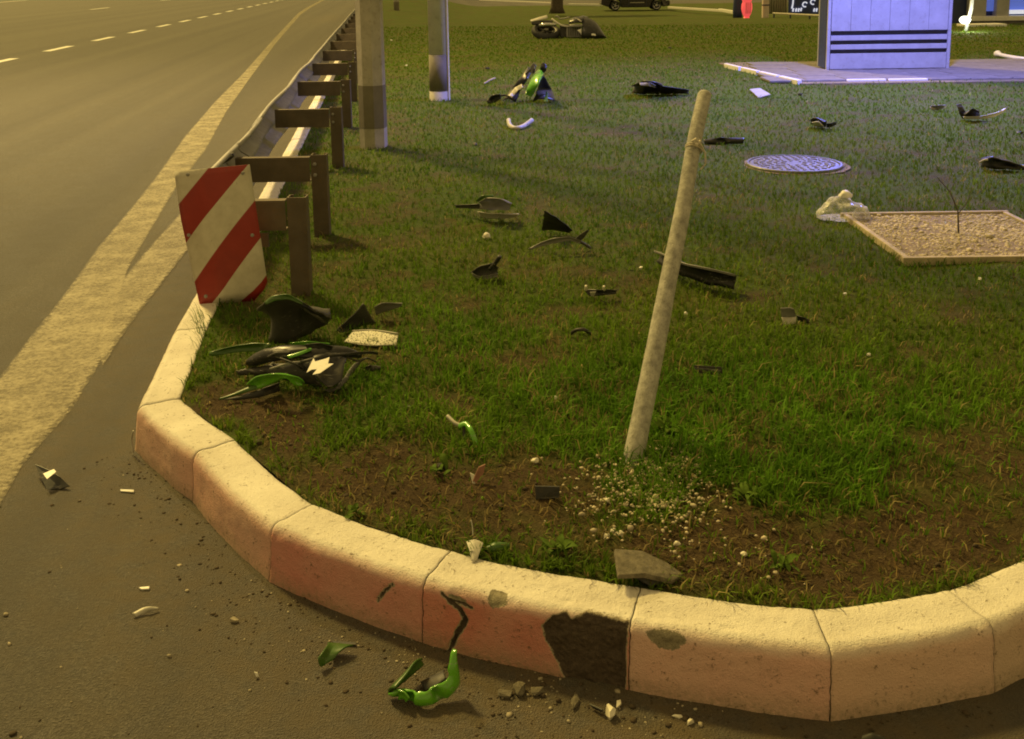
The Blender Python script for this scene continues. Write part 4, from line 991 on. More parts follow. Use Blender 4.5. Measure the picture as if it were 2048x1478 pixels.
e = top('black_vent', 970, 556, 'dark broken air vent piece with raised prong on the grass', 'fragment')
loft('body', [(940, 546, .035), (960, 532, .075), (985, 526, .09), (998, 536, .06)], [(948, 554, .01), (965, 558, .006), (985, 556, .008), (996, 552, .014)], M['charcoal'], .015, .004, e)
loft('pale_lip', [(943, 546, .04), (960, 553, .025), (996, 547, .03)], [(945, 551, .025), (962, 560, .006), (996, 554, .012)], M['grey'], .004, .003, e)
rod('prong', [(980, 538, .07), (990, 528, .10), (1000, 513, .14)], .010, M['black'], e)
tag(rock('green_bit', 983, 532, (.014, .012, .012), M['dgreen'], .06, seed=84, sub=1), 'small green scrap resting on the dark vent piece', 'fragment')
e = top('black_clip', 1200, 588, 'narrow black clip with two pale tips on the grass', 'clip')
loft('bar', [(1168, 578, .03), (1195, 580, .04), (1236, 580, .03)], [(1180, 592, .006), (1200, 592, .008), (1232, 588, .01)], M['black'], .008, .004, e)
rod('tip', [(1172, 580, .03), (1172, 572, .055)], .006, M['stone'], e); rod('tip', [(1208, 580, .035), (1208, 573, .06)], .006, M['stone'], e)
plate('pale_face', [(1180, 584, .035), (1192, 583, .038), (1188, 592, .014), (1182, 592, .012)], M['pale'], .002, e, 0)
tag(center(rod('dark_strap', [(1142, 667, .006), (1152, 660, .03), (1168, 659, .035), (1182, 668, .006)], .007, M['mblack'])), 'thin dark arched strap in the grass below the black clip', 'strap')
e = top('long_black_panel', 1390, 565, 'long curved black panel lying on the lawn behind the stake', 'fairing')
loft('shell', [(1308, 504, .09), (1330, 512, .10), (1370, 530, .10), (1420, 540, .10), (1470, 552, .08)], [(1312, 524, .03), (1335, 540, .02), (1370, 556, .012), (1420, 572, .008), (1468, 580, .006)], M['black'], .035, .005, e, 0, 16)
loft('top_edge', [(1308, 500, .105), (1330, 508, .115), (1370, 527, .112), (1420, 537, .112), (1470, 549, .09)], [(1308, 504, .095), (1330, 513, .104), (1370, 531, .102), (1420, 541, .102), (1470, 553, .08)], M['grey'], .002, .004, e, 0, 16)
e = top('dark_bar', 1412, 748, 'dark flat bar half buried in grass right of the stake', 'bar')
plate('bar', [(1385, 730, .03), (1446, 734, .035), (1446, 750, .006), (1390, 746, .008)], M['mblack'], .012, e)
plate('pale_face', [(1386, 735, .034), (1442, 741, .03), (1442, 744, .024), (1388, 739, .028)], M['charcoal'], .003, e, 0)
e = top('grey_card', 1577, 645, 'small grey bent card standing in the grass', 'fragment')
loft('upper', [(1561, 616, .07), (1578, 614, .075), (1588, 618, .07)], [(1563, 634, .03), (1578, 635, .028), (1592, 633, .03)], M['grey'], .003, .003, e)
loft('lower', [(1563, 634, .03), (1578, 635, .028), (1592, 633, .03)], [(1566, 649, .004), (1578, 650, .003), (1590, 647, .004)], M['pale'], .003, .003, e)
tag(center(loft('black_flake', [(1592, 630, .03), (1605, 634, .03), (1620, 640, .02)], [(1595, 640, .006), (1606, 644, .006), (1618, 648, .004)], M['black'], .004, .003)), 'black flake just right of the small grey card', 'fragment')
for i, (px, py, s, lb) in enumerate(((1282, 538, .012, 'white speck of plastic left of the long black panel'), (1372, 628, .009, 'white speck in grass right of the stake'), (1690, 590, .010, 'white speck on the lawn below the gravel bed'), (1112, 797, .008, 'white speck in the grass above the green bracket'), (1738, 712, .010, 'pale speck in the long grass at right'), (1960, 560, .012, 'white speck below the near edge of the bed'), (783, 82, .030, 'white blossom sized speck between the two poles'), (813, 132, .024, 'white speck beside the foot of the steel pole'))):
    tag(rock('white_speck', px, py, (s, s * .8, s * .8), M['white'], 0.01, seed=90 + i, sub=1), lb, 'fragment')

# ------------------------------------------------------------------ debris farther off
e = top('green_black_fairing', 1050, 206, 'green and black motorcycle fairing standing on the lawn like a tent', 'fairing')
loft('left_flank', [(1005, 203, .0), (1025, 178, .12), (1045, 158, .25), (1058, 140, .34)], [(1032, 204, .0), (1042, 180, .13), (1055, 160, .26), (1066, 142, .34)], M['black'], .05, .008, e)
loft('green_centre', [(1050, 190, .14), (1058, 168, .24), (1068, 148, .33), (1076, 142, .36)], [(1064, 194, .10), (1076, 172, .24), (1084, 155, .32), (1088, 148, .34)], M['gpaint'], .03, .008, e)
loft('right_flank', [(1064, 204, .0), (1076, 178, .16), (1086, 156, .30)], [(1111, 203, .0), (1104, 180, .10), (1090, 154, .30)], M['black'], .05, .008, e)
loft('green_flash', [(1088, 204, .03), (1090, 192, .08), (1093, 182, .13)], [(1095, 204, .03), (1096, 194, .07), (1096, 186, .11)], M['dgreen'], .005, .006, e)
loft('pale_flash', [(1018, 192, .09), (1030, 175, .16), (1044, 168, .21)], [(1024, 196, .07), (1036, 182, .13), (1046, 175, .18)], M['pale'], .006, .006, e)
loft('horn', [(1060, 145, .35), (1062, 132, .42), (1068, 126, .46)], [(1068, 147, .35), (1070, 138, .40), (1072, 130, .44)], M['black'], .01, .01, e)
loft('horn', [(1078, 146, .34), (1082, 132, .42), (1086, 125, .46)], [(1086, 148, .33), (1092, 140, .38), (1094, 132, .42)], M['black'], .012, .012, e)
rod('brace', [(1024, 180, .12), (1040, 160, .22), (1060, 140, .38)], .010, M['mblack'], e)
e = top('mirror_arm', 990, 203, 'black rear view mirror on a stalk left of the green fairing', 'mirror')
loft('mirror_head', [(975, 201, .03), (985, 190, .10), (1000, 190, .10)], [(980, 207, .0), (990, 205, .01), (1002, 198, .05)], M['black'], .03, .015, e)
rod('stalk', [(998, 192, .08), (1010, 190, .09), (1018, 194, .07)], .012, M['mblack'], e)
tag(center(rod('clear_hose', [(1017, 240, .04), (1020, 252, .015), (1032, 257, .01), (1046, 253, .015), (1056, 246, .02), (1064, 240, .04)], .022, M['pale'])), 'pale curled tube lying on grass below the green fairing', 'tube')
tag(center(rod('dry_stick', [(968, 167, .01), (980, 160, .03), (990, 156, .04)], .012, M['timber'])), 'pale dry stick on the lawn behind the steel pole', 'stick')
e = top('seat_unit', 1310, 190, 'black tail seat unit with a painted grey highlight on the lawn', 'seat')
loft('hump', [(1262, 172, .10), (1285, 163, .20), (1310, 165, .19), (1325, 172, .14)], [(1262, 187, .0), (1285, 189, .0), (1305, 189, .0), (1322, 188, .0)], M['black'], .06, .012, e)
loft('painted_highlight', [(1278, 166, .19), (1300, 166, .20), (1312, 172, .16)], [(1280, 171, .17), (1300, 173, .16), (1310, 176, .13)], M['grey'], .01, .008, e)  # grey patch stands in for the glossy highlight on the hump
loft('flat_tail', [(1322, 172, .13), (1350, 176, .10), (1379, 180, .05)], [(1320, 188, .0), (1350, 188, .0), (1378, 188, .0)], M['mblack'], .02, .01, e)
tag(center(plate('flat_grey_sheet', [(1499, 178, .03), (1520, 176, .04), (1541, 188, .03), (1517, 195, .01)], M['panel'], .01)), 'flat light grey sheet lying on lawn in front of the paved pad', 'sheet')
e = top('pale_black_part', 1645, 250, 'mangled black and pale motorcycle part in the blue lit grass', 'part')
loft('black_shell', [(1617, 242, .06), (1630, 236, .10), (1650, 245, .07)], [(1622, 248, .03), (1640, 252, .01), (1652, 254, .0)], M['black'], .03, .008, e)
loft('pale_shell', [(1624, 246, .06), (1636, 243, .08), (1644, 250, .05)], [(1628, 252, .02), (1640, 254, .01), (1646, 256, .0)], M['white'], .01, .006, e)
loft('tail', [(1653, 248, .04), (1664, 246, .05), (1674, 244, .06)], [(1654, 255, .0), (1664, 254, .01), (1672, 249, .03)], M['mblack'], .01, .006, e)
e = top('small_grey_shell', 1875, 219, 'small grey and dark shell left of the white edged fairing', 'part')
loft('shell', [(1860, 212, .04), (1872, 211, .06), (1892, 211, .05)], [(1866, 221, .0), (1876, 221, .0), (1888, 216, .02)], M['grey'], .02, .006, e)
e = top('white_edged_fairing', 1960, 236, 'dark belly fairing with a white lower edge at right', 'fairing')
loft('left_fin', [(1913, 210, .14), (1918, 225, .07), (1924, 238, .0)], [(1922, 208, .15), (1930, 222, .08), (1936, 236, .02)], M['charcoal'], .02, .008, e)
loft('belly', [(1930, 232, .05), (1945, 218, .12), (1958, 224, .09)], [(1932, 238, .01), (1948, 238, .01), (1960, 237, .01)], M['black'], .04, .008, e)
loft('white_edge', [(1926, 234, .035), (1960, 233, .04), (1990, 226, .07), (2012, 216, .11)], [(1928, 238, .012), (1962, 238, .012), (1990, 234, .03), (2012, 221, .09)], M['white'], .01, .006, e)
tag(center(loft('black_strip_far', [(1405, 280, .03), (1440, 275, .06), (1490, 276, .05)], [(1410, 289, .0), (1445, 289, .0), (1486, 287, .01)], M['black'], .02, .006)), 'crumpled black strip in the grass just right of the stake top', 'part').name = 'crumpled_strip'
e = top('dark_boot_shape', 1995, 338, 'dark lumpy part with a tapering end near the right edge', 'part')
loft('body', [(1960, 322, .06), (1985, 316, .10), (2005, 322, .07), (2060, 334, .02)], [(1962, 335, .0), (1985, 339, .0), (2010, 339, .0), (2058, 341, .0)], M['black'], .05, .01, e)
rod('pale_rim', [(1961, 324, .06), (1968, 320, .08), (1976, 319, .085)], .008, M['pale'], e)
for i, (px, py, s, lb) in enumerate(((1340, 97, .05, 'dark scrap on the far lawn right of the motorcycle'), (975, 138, .04, 'small dark scrap behind the dry stick'), (1600, 192, .05, 'dark scrap on lawn right of the flat grey sheet'), (950, 290, .03, 'dark scrap in the grass right of the octagonal post'), (2040, 268, .04, 'dark scrap at the right edge below the white edged fairing'), (820, 815, .012, 'dark crumb of plastic in grass above the bare soil'), (880, 935, .018, 'dark clump of torn turf on the bare soil'))):
    tag(rock('dark_scrap', px, py, (s, s * .7, s * .5), M['mblack'], 0, seed=110 + i, sub=1), lb, 'fragment')

# plastic bag at the corner of the bed
def bag_mat():
    mt, t, b = nm('clear_bag'); b.inputs['Base Color'].default_value = (.75, .75, .75, 1); b.inputs['Roughness'].default_value = .18
    tr = t.nodes.new('ShaderNodeBsdfTransparent'); mx = t.nodes.new('ShaderNodeMixShader')
    lw = t.nodes.new('ShaderNodeLayerWeight'); lw.inputs[0].default_value = .35; n1 = tex(t, 40, 5, .7, t.nodes.new('ShaderNodeTexCoord').outputs['Object'])
    f = mth(t, 'ADD', mth(t, 'MULTIPLY', lw.outputs[1], .7), mth(t, 'MULTIPLY_ADD', n1.outputs[0], 1.5, -.62), clamp=True)
    t.links.new(f, mx.inputs[0]); t.links.new(tr.outputs[0], mx.inputs[1]); t.links.new(b.outputs[0], mx.inputs[2]); t.links.new(mx.outputs[0], t.nodes['Material Output'].inputs[0]); return mt
bmt = bag_mat(); gb = G(1685, 440); bag = empty('plastic_bag', gb, 'crumpled clear plastic bag with knotted top beside the gravel bed', 'bag')
def blob(name, c, sz, amp, seed, mat, par, sub=4):
    bm = bmesh.new(); bmesh.ops.create_icosphere(bm, subdivisions=sub, radius=1.)
    for v in bm.verts:
        n_ = noise.noise(v.co * 1.6 + Vector((seed, 0, 0))) * .8 + abs(noise.noise(v.co * 4.5 + Vector((0, seed, 0)))) * .6
        v.co *= 1 + amp * n_; v.co = Vector((v.co.x * sz[0], v.co.y * sz[1], max(-.25, v.co.z) * sz[2]))
    me = bpy.data.meshes.new(name); bm.to_mesh(me); bm.free(); me.materials.append(mat); me.polygons.foreach_set('use_smooth', [True] * len(me.polygons))
    o = bpy.data.objects.new(name, me); COL.objects.link(o); o.parent = par; o.location = Vector(c) - parent_loc(par); return o
blob('body', gb + Vector((0, .02, .03)), (.125, .10, .085), .35, 4, bmt, bag)
blob('knot', gb + Vector((.02, .03, .135)), (.034, .03, .03), .35, 8, M['white'], bag, 3)
blob('flap', gb + Vector((.10, -.02, .02)), (.05, .05, .06), .4, 12, bmt, bag, 3)

# ------------------------------------------------------------------ motorcycle lying on the far lawn
mc0 = G(1135, 77); MD = mc0.y + .35
mc = empty('motorcycle', mc0, 'wrecked dark motorcycle lying on its side on the far lawn', 'motorcycle')
def mp(x, y, d=0): return Y(x, y, MD + d)
def mloft(name, A, B, mat, bulge=.02, par=None, thick=.012):
    A = cat_rs([mp(*q) for q in A], 10); B = cat_rs([mp(*q) for q in B], 10); vs, fs = [], []
    for k in range(11):
        w = B[k] - A[k]
        for c in range(9):
            v = c / 8; vs.append(A[k] + w * v + Vector((0, -1, .25)) * (bulge * 4 * v * (1 - v)))
    for k in range(10):
        for c in range(8): fs.append((k * 9 + c, k * 9 + c + 1, (k + 1) * 9 + c + 1, (k + 1) * 9 + c))
    o = mobj(name, vs, fs, mat, par or mc, True); s = o.modifiers.new('s', 'SOLIDIFY'); s.thickness = thick; return o
def wheel(name, c, r, w, ax, par, spokes=5):
    X, Yv, Z = ax
    t_ = MB(); prof = []
    for k in range(13):
        a = math.pi * (k / 12) ; prof.append((r - w * .5 + math.sin(a) * w * .5, -math.cos(a) * w * .5))
    prof += [(r * .70, w * .42), (r * .70, -w * .42), prof[0]]
    wv = t_.lathe(c, prof, 32, ax); wo_ = wv.build(name, M['rubber'], par, True)
    rm = MB().lathe(c, [(r * .70, -w * .4), (r * .70, w * .4), (r * .62, w * .3), (r * .62, -w * .3), (r * .70, -w * .4)], 32, ax)
    rm.lathe(c, [(r * .16, -w * .35), (r * .16, w * .35)], 16, ax)
    for k in range(spokes):
        a = 2 * math.pi * k / spokes; rm.tube([c + (X * math.cos(a) + Yv * math.sin(a)) * r * .12, c + (X * math.cos(a) + Yv * math.sin(a)) * r * .66], r * .07, 6)
    rm.build('rim', M['charcoal'], wo_); return wo_
zt = Vector((.1, -.42, .9)).normalized(); xt = Vector((1, 0, -.1)).normalized(); yt = zt.cross(xt).normalized(); xt = yt.cross(zt)
wheel('wheel', mp(1092, 63, -.05), .335, .17, (xt, yt, zt), mc)
mloft('tail_cowl', [(1060, 40, 0), (1078, 34, 0), (1094, 30, .05)], [(1062, 43, -.1), (1080, 40, -.12), (1096, 36, -.05)], M['pale'], .02)
mloft('seat', [(1062, 44, -.05), (1080, 41, -.05), (1104, 40, .0)], [(1064, 50, -.1), (1082, 50, -.15), (1106, 47, -.1)], M['mblack'], .05)
MB().tube([mp(1078, 51, -.25), mp(1090, 49, -.27), mp(1112, 49, -.25)], [.03, .042, .036], 12).build('exhaust_silencer', M['chrome'], mc, True)
MB().tube(cat_rs([mp(1104, 38, 0), mp(1112, 44, -.1), mp(1124, 51, -.2), mp(1136, 53, -.2), mp(1150, 52, -.15)], 14), .022, 8).build('frame_tube', M['pale'], mc, True)
MB().tube(cat_rs([mp(1110, 34, .2), mp(1115, 32, .15), mp(1120, 38, .1), mp(1132, 36, .05), mp(1140, 34, 0)], 12), .016, 8).build('handlebar', M['grey'], mc, True)
eng = MB().box(mp(1147, 63, -.05), (.34, .30, .26)).build('engine', M['grey'], mc, bevel=.03)
for k in range(6):
    MB().box(mp(1147, 63, -.05) + Vector((-.12 + .05 * k, -.155, .02)), (.016, .03, .2)).build('cooling_fin', M['charcoal'], eng)
MB().box(mp(1130, 62, -.02), (.24, .2, .30)).build('gearbox', M['mblack'], mc, bevel=.03)
MB().box(mp(1112, 66, -.05), (.2, .12, .10)).build('swingarm', M['charcoal'], mc, bevel=.02)
mloft('fuel_tank', [(1136, 42, -.05), (1148, 34, 0), (1166, 33, 0)], [(1138, 48, -.2), (1150, 46, -.3), (1166, 46, -.25)], M['black'], .08)
mloft('tank_stripe', [(1150, 36, -.16), (1158, 38, -.22), (1164, 41, -.24)], [(1149, 39, -.2), (1157, 41, -.26), (1162, 44, -.28)], M['pale'], .01)
mloft('belt_panel', [(1138, 49, -.25), (1150, 48, -.3), (1166, 49, -.3)], [(1140, 55, -.3), (1152, 55, -.33), (1164, 54, -.33)], M['grey'], .03)
mloft('white_panel', [(1154, 60, -.3), (1158, 59, -.32), (1163, 57, -.32)], [(1156, 62, -.32), (1160, 66, -.34), (1163, 71, -.34)], M['white'], .01)
mloft('front_fairing', [(1164, 34, -.05), (1178, 36, -.05), (1194, 46, -.05), (1213, 76, -.1)], [(1162, 77, -.35), (1175, 78, -.4), (1192, 78, -.35), (1210, 78, -.2)], M['black'], .14)
mloft('fairing_decal', [(1183, 68, -.5), (1187, 67, -.5), (1191, 68, -.5)], [(1183, 71, -.51), (1188, 71, -.51), (1192, 72, -.5)], M['white'], .002)
mloft('windscreen', [(1158, 33, .05), (1166, 31, .1), (1174, 33, .15)], [(1160, 36, -.05), (1168, 37, -.05), (1178, 39, .0)], M['glass'], .03)

# ------------------------------------------------------------------ paved pad and station pylon
pad = empty('paved_pad', (3.7, 13.1, 0)); pad['kind'] = 'structure'
a0, a1 = G(1450, 131, .02), G(1603, 166, .02)
MB().prism([(a0.x, 16.1, -.06), (a1.x, a1.y, -.06), (8.6, a1.y - .12, -.06), (8.6, 16.1, -.06)], (0, 0, .072)).build('pad_base', M['dust'], pad)
tile = None
for r_ in range(5):
    for c_ in range(10):
        yy = 13.36 + r_ * .56; xx = 3.80 + (15.9 - yy) * -.145 + .0 + c_ * .50 + .13
        if xx + .2 > 8.6: continue
        if tile is None:
            tile = MB().box((0, 0, 0), (.485, .545, .03)).build('paver', M['paver'], None, bevel=.006); o = tile
        else:
            o = tile.copy(); COL.objects.link(o)
        o.parent = pad; o.location = Vector((xx, yy, .018 + random.uniform(-.003, .003))) - pad.location; o.rotation_euler = (0, 0, random.uniform(-.006, .006))
n_ = 4
for k in range(n_):
    p0 = a0.lerp(a1, k / n_ + .01); p1 = a0.lerp(a1, (k + 1) / n_ - .02); c = (p0 + p1) / 2; t_ = (p1 - p0).normalized(); s_ = Vector((-t_.y, t_.x, 0))
    MB().box((c.x, c.y, .02), ((p1 - p0).length, .06, .07), (t_, s_, Vector((0, 0, 1)))).build('edging_stone', M['white'], pad, bevel=.01)
for k in range(9):
    x = 3.78 + k * .53
    MB().box((x + .24, 13.10 - .012 * k, .012), (.50, .06, .05)).build('edging_stone', M['white'] if k in (1, 2, 6, 7) else M['paver'], pad, bevel=.012)
pl0, pl1 = G(1652, 140, .03), G(1905, 138, .03)
pyl = empty('station_pylon', ((pl0.x + pl1.x) / 2, pl0.y + .2, .03), 'tall pale pylon with three dark horizontal slots on the paved pad', 'pylon')
xa, xb, yf = pl0.x, pl1.x, pl0.y; wd = xb - xa; cxp = (xa + xb) / 2; dp = .42
MB().box((cxp, yf + dp / 2 + .02, 2.5), (wd - .06, dp - .06, 4.9)).build('core', M['slot'], pyl)
def slat(z0, z1): MB().box((cxp, yf + .010, (z0 + z1) / 2), (wd - .10, .03, z1 - z0)).build('front_panel', M['panel'], pyl, bevel=.004)
zz = [Y(1700, q, yf).z for q in (138, 107, 99, 89, 81, 71, 62)]
slat(.04, zz[1]); slat(zz[2], zz[3]); slat(zz[4], zz[5])
nb = 6
for k in range(nb):
    w_ = (wd - .10) / nb; MB().box((xa + .05 + w_ * (k + .5), yf + .010, (zz[6] + 4.9) / 2), (w_ - .003, .03, 4.9 - zz[6])).build('front_panel', M['panel'], pyl, bevel=.004)
for x in (xa + .022, xb - .022): MB().box((x, yf + .018, 2.5), (.044, .05, 4.95)).build('corner_post', M['panel'], pyl, bevel=.006)
MB().box((xa + .012, yf + dp / 2 + .02, 2.5), (.02, dp - .1, 4.9)).build('side_panel', M['navy'], pyl)
MB().box((xa + .02, yf + dp, 2.5), (.04, .05, 4.9)).build('corner_post', M['panel'], pyl, bevel=.006)
MB().box((cxp, yf + dp / 2, 5.02), (wd + .06, dp + .1, .1)).build('cap', M['panel'], pyl, bevel=.01)

# ------------------------------------------------------------------ far background
def at_far(px, py, z): return G(px, py, z)
# white kerbs of the service road behind the lawn
for i, (A_, B_, zA, zB, h) in enumerate((((960, 0), (1103, 6), -.9, -.9, .12), ((1138, 9), (1204, 10), -.85, -.85, .16), ((1338, 15), (1452, 22), -.8, -.65, .14), ((1440, 20), (1470, 25), -.65, -.55, .16), ((1524, 40), (1640, 47), -.36, -.28, .10))):
    a, b = G(*A_, zA), G(*B_, zB); t_ = (b - a).normalized(); s_ = Vector((-t_.y, t_.x, 0)).normalized(); u_ = t_.cross(s_)
    o = MB().box((a + b) / 2, ((b - a).length, .2, h), (t_, s_, u_)).build('far_kerb', M['white'], bevel=.02); o['kind'] = 'structure'
# tree trunk
tb_ = G(1114, 20, -.62)
tr = empty('tree', tb_, 'thick grey tree trunk on the far edge of the lawn', 'tree')
MB().tube([tb_ + Vector((0, 0, -.2)), tb_ + Vector((0, 0, .15)), tb_ + Vector((.03, 0, 1.0)), tb_ + Vector((.08, .1, 3.0)), tb_ + Vector((0, .1, 5.)), tb_ + Vector((.2, 0, 7.5))], [.50, .37, .33, .28, .2, .06], 14).build('trunk', M['bark'], tr, True)
for k in range(6):
    a = k * 1.05; b0 = tb_ + Vector((.05, .1, 2.6 + .6 * k)); MB().tube([b0, b0 + Vector((math.cos(a), math.sin(a), .6)), b0 + Vector((2.2 * math.cos(a), 2.2 * math.sin(a), 1.7))], [.10, .06, .02], 7).build('limb', M['bark'], tr, True)
nl = 5000; rg = np.random.default_rng(5); cc = rg.normal(0, 1, (40, 3)) * [1.6, 1.6, 1.1] + [0, 0, 5.6]
ctr = cc[rg.integers(40, size=nl)] + rg.normal(0, .38, (nl, 3)); q = rg.normal(0, .11, (nl, 3, 3)); vv = (ctr[:, None] + q).reshape(-1, 3)
me = bpy.data.meshes.new('crown'); me.from_pydata(vv.tolist(), [], np.arange(nl * 3).reshape(-1, 3).tolist())
a_ = me.attributes.new('tint', 'FLOAT_COLOR', 'POINT'); a_.data.foreach_set('color', np.repeat(np.concatenate([np.array([[.05, .085, .02]]) * rg.uniform(.6, 1.5, (nl, 1)), np.ones((nl, 1))], 1), 3, 0).astype(np.float32).ravel())
me.materials.append(M['grass']); o = bpy.data.objects.new('crown', me); COL.objects.link(o); o.parent = tr
# parked car
cg = G(1268, 20, -.98); CARY = cg.y
car = empty('parked_car', cg, 'dark estate car parked side-on behind the lawn', 'car')
sc_ = 1.0
def cv(x, z, y=0): return Vector((cg.x + x, cg.y + y, cg.z + z))
L2 = 2.3
body = [(-2.30, .42), (-2.28, .75), (-2.2, .98), (-2.05, 1.05), (-1.75, 1.48), (-1.4, 1.56), (.1, 1.55), (.45, 1.45), (1.05, 1.02), (1.9, .90), (2.22, .78), (2.3, .55), (2.28, .30)]
def arch(cx_, r): return [(cx_ + r * math.cos(a), .33 + r * math.sin(a)) for a in np.linspace(0.0, math.pi, 11)]
out = body + [(1.80, .22)] + arch(1.40, .40) + [(.95, .20), (-.95, .20)] + arch(-1.35, .40) + [(-1.85, .25)]
MB().prism([cv(x, z, -.88) for x, z in out], (0, 1.76, 0)).build('body', M['car'], car, bevel=.05)
for x in (1.40, -1.35):
    for y in (-.80, .80):
        wheel('wheel', cv(x, .33, y), .33, .2, (Vector((1, 0, 0)), Vector((0, 0, 1)), Vector((0, -1, 0))), car, 5).children[0].data.materials[0] = M['chrome']
for pts in ([(-1.62, 1.08), (-1.45, 1.45), (-.55, 1.48), (-.5, 1.08)], [(-.42, 1.08), (-.45, 1.48), (.12, 1.47), (.75, 1.08)]):
    MB().prism([cv(x, z, -.884) for x, z in pts], (0, .01, 0)).build('window', M['glass'], car)
for (x, w_) in ((-1.0, .02), (-.46, .02), (.72, .02)): MB().box(cv(x, .62, -.885), (w_, .006, .75)).build('door_gap', M['slot'], car)
MB().box(cv(.1, .52, -.89), (.95, .02, .05)).build('sill_trim', M['pale'], car); MB().box(cv(-.25, .88, -.90), (.18, .03, .03)).build('door_handle', M['chrome'], car)
MB().box(cv(2.12, .68, -.86), (.22, .06, .14)).build('headlight', M['chrome'], car, bevel=.02); MB().box(cv(-2.22, .85, -.86), (.1, .06, .2)).build('tail_light', M['red'], car, bevel=.02)
# red bulbous bollard
rb = G(1493, 41, -.42)
bo = empty('red_bollard', rb, 'glowing pinkish red bulbous bollard with flared foot', 'bollard')
MB().lathe(rb, [(.30, 0), (.26, .04), (.12, .09), (.10, .16)], 20).build('foot', M['litred'], bo, True)
MB().lathe(rb, [(.10, .14), (.16, .25), (.21, .45), (.20, .62), (.16, .72), (.20, .8), (.22, 1.0), (.15, 1.15)], 20).build('body', M['litred'], bo, True)
for dx in (-.07, .0, .08): MB().box(rb + Vector((dx, -.20, .48)), (.022, .03, .42)).build('dark_slot', M['pinkshard'], bo)
o = tag(center(MB().lathe(G(1475, 38, -.42), [(.18, 0), (.20, .3), (.17, .8), (.12, 1.2)], 16).build('dark_bin', M['navy'], None, True)), 'dark purple bin standing left of the red bollard', 'bin')
# white curtained booth
cb = G(1550, 38, -.40); bt = empty('booth', cb, 'white curtained booth with cream corner post in the far background', 'booth')
xl_, xr_ = G(1522, 38, -.40).x, G(1578, 38, -.40).x
MB().box((xl_ + .12, cb.y, cb.z + 1.1), (.24, .24, 2.2)).build('corner_post', M['cream'], bt, bevel=.02)
MB().box((xl_ + .12, cb.y - .02, cb.z + .55), (.26, .25, .04)).build('band', M['slot'], bt)
wv = MB(); n_ = 40; P_ = [(xl_ + .25 + (xr_ - xl_ - .25) * k / n_, cb.y + .05 + .05 * math.sin(k * 1.3)) for k in range(n_ + 1)]
wv.add([(x, y, cb.z + .2) for x, y in P_] + [(x, y, cb.z + 2.2) for x, y in P_], [(k, k + 1, n_ + 2 + k, n_ + 1 + k) for k in range(n_)])
o = wv.build('curtain', M['cream'], bt, True); s = o.modifiers.new('s', 'SOLIDIFY'); s.thickness = .01
# bench rail in front of the booth
rb0, rb1 = G(1546, 41, -.38), G(1640, 50, -.30)
rl = empty('low_rail', rb0, 'low pale horizontal rail on short legs in front of the booth', 'rail')
MB().tube([rb0 + Vector((0, 0, .27)), rb1 + Vector((0, 0, .30))], .035, 8).build('bar', M['pale'], rl)
for f in (.02, .4, .8): q = rb0.lerp(rb1, f); MB().tube([q + Vector((0, 0, -.1)), q + Vector((0, 0, .28))], .03, 8).build('leg', M['slot'], rl)
# navy board with small white ornaments
nb0, nb1 = G(1576, 36, -.42), G(1650, 38, -.40); nb0.y = nb1.y = 44.5
nbx0, nbx1 = Y(1576, 30, 44.5).x, Y(1660, 30, 44.5).x
bd = empty('navy_board', ((nbx0 + nbx1) / 2, 44.5, -.4), 'navy blue board with small white curled ornaments behind the rail', 'board')
MB().box(((nbx0 + nbx1) / 2, 44.5, .5), (nbx1 - nbx0, .06, 1.8)).build('panel', M['navy'], bd)
for (px, py, kind) in ((1585, 4, 0), (1586, 20, 1), (1592, 20, 1), (1597, 20, 1), (1602, 19, 1), (1610, 9, 2), (1626, 4, 2), (1628, 20, 1), (1633, 20, 1)):
    c = Y(px, py, 44.42)
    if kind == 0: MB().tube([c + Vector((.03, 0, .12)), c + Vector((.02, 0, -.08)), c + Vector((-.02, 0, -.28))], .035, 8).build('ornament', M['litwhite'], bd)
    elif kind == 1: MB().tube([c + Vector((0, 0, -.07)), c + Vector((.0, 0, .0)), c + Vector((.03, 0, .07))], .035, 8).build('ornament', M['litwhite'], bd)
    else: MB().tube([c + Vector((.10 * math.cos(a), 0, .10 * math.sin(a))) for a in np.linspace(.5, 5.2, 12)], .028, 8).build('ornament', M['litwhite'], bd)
# station building at the right edge
sbx = G(1945, 42, 0); SY = 27.5
st = empty('station_building', (sbx.x + 2, SY, 0), 'pale station building with pillars and blue windows at right edge', 'building')
def bx(px0, px1, py0, py1, y, mat, name, dep=.2, par=None):
    a, b = Y(px0, py0, y), Y(px1, py1, y); return MB().box(((a.x + b.x) / 2, y + dep / 2, (a.z + b.z) / 2), (abs(b.x - a.x), dep, abs(a.z - b.z))).build(name, mat, par or st, bevel=.01)
bx(1905, 2260, -130, 60, SY + .3, M['navy'], 'wall', 3.)
bx(1950, 1972, -130, 34, SY, M['panel'], 'pillar', .25); bx(2003, 2018, -130, 34, SY, M['panel'], 'pillar', .25); bx(2100, 2116, -130, 34, SY, M['panel'], 'pillar', .25)
w1 = bx(1974, 2002, -130, 22, SY + .18, M['litwin'], 'window', .1); w2 = bx(2020, 2098, -130, 20, SY + .18, M['litwin'], 'window', .1)
bx(1993, 2003, 21, 26, SY + .05, M['litwhite'], 'sill', .2); bx(2018, 2098, 20, 27, SY + .05, M['litwhite'], 'sill', .2)  # sills are no lamps; emission added so they look bright
bx(1944, 2260, 33, 38, SY - .1, M['white'], 'ledge', .35); bx(1944, 2260, 38, 58, SY - .02, M['paver'], 'plinth', .3)
o = bx(1930, 2014, 49, 57, SY - 1.6, M['white'], 'white_step', .5, empty('white_step_block', Y(1970, 57, SY - 1.4), 'long low white step in front of the station building', 'step')); o.name = 'step'
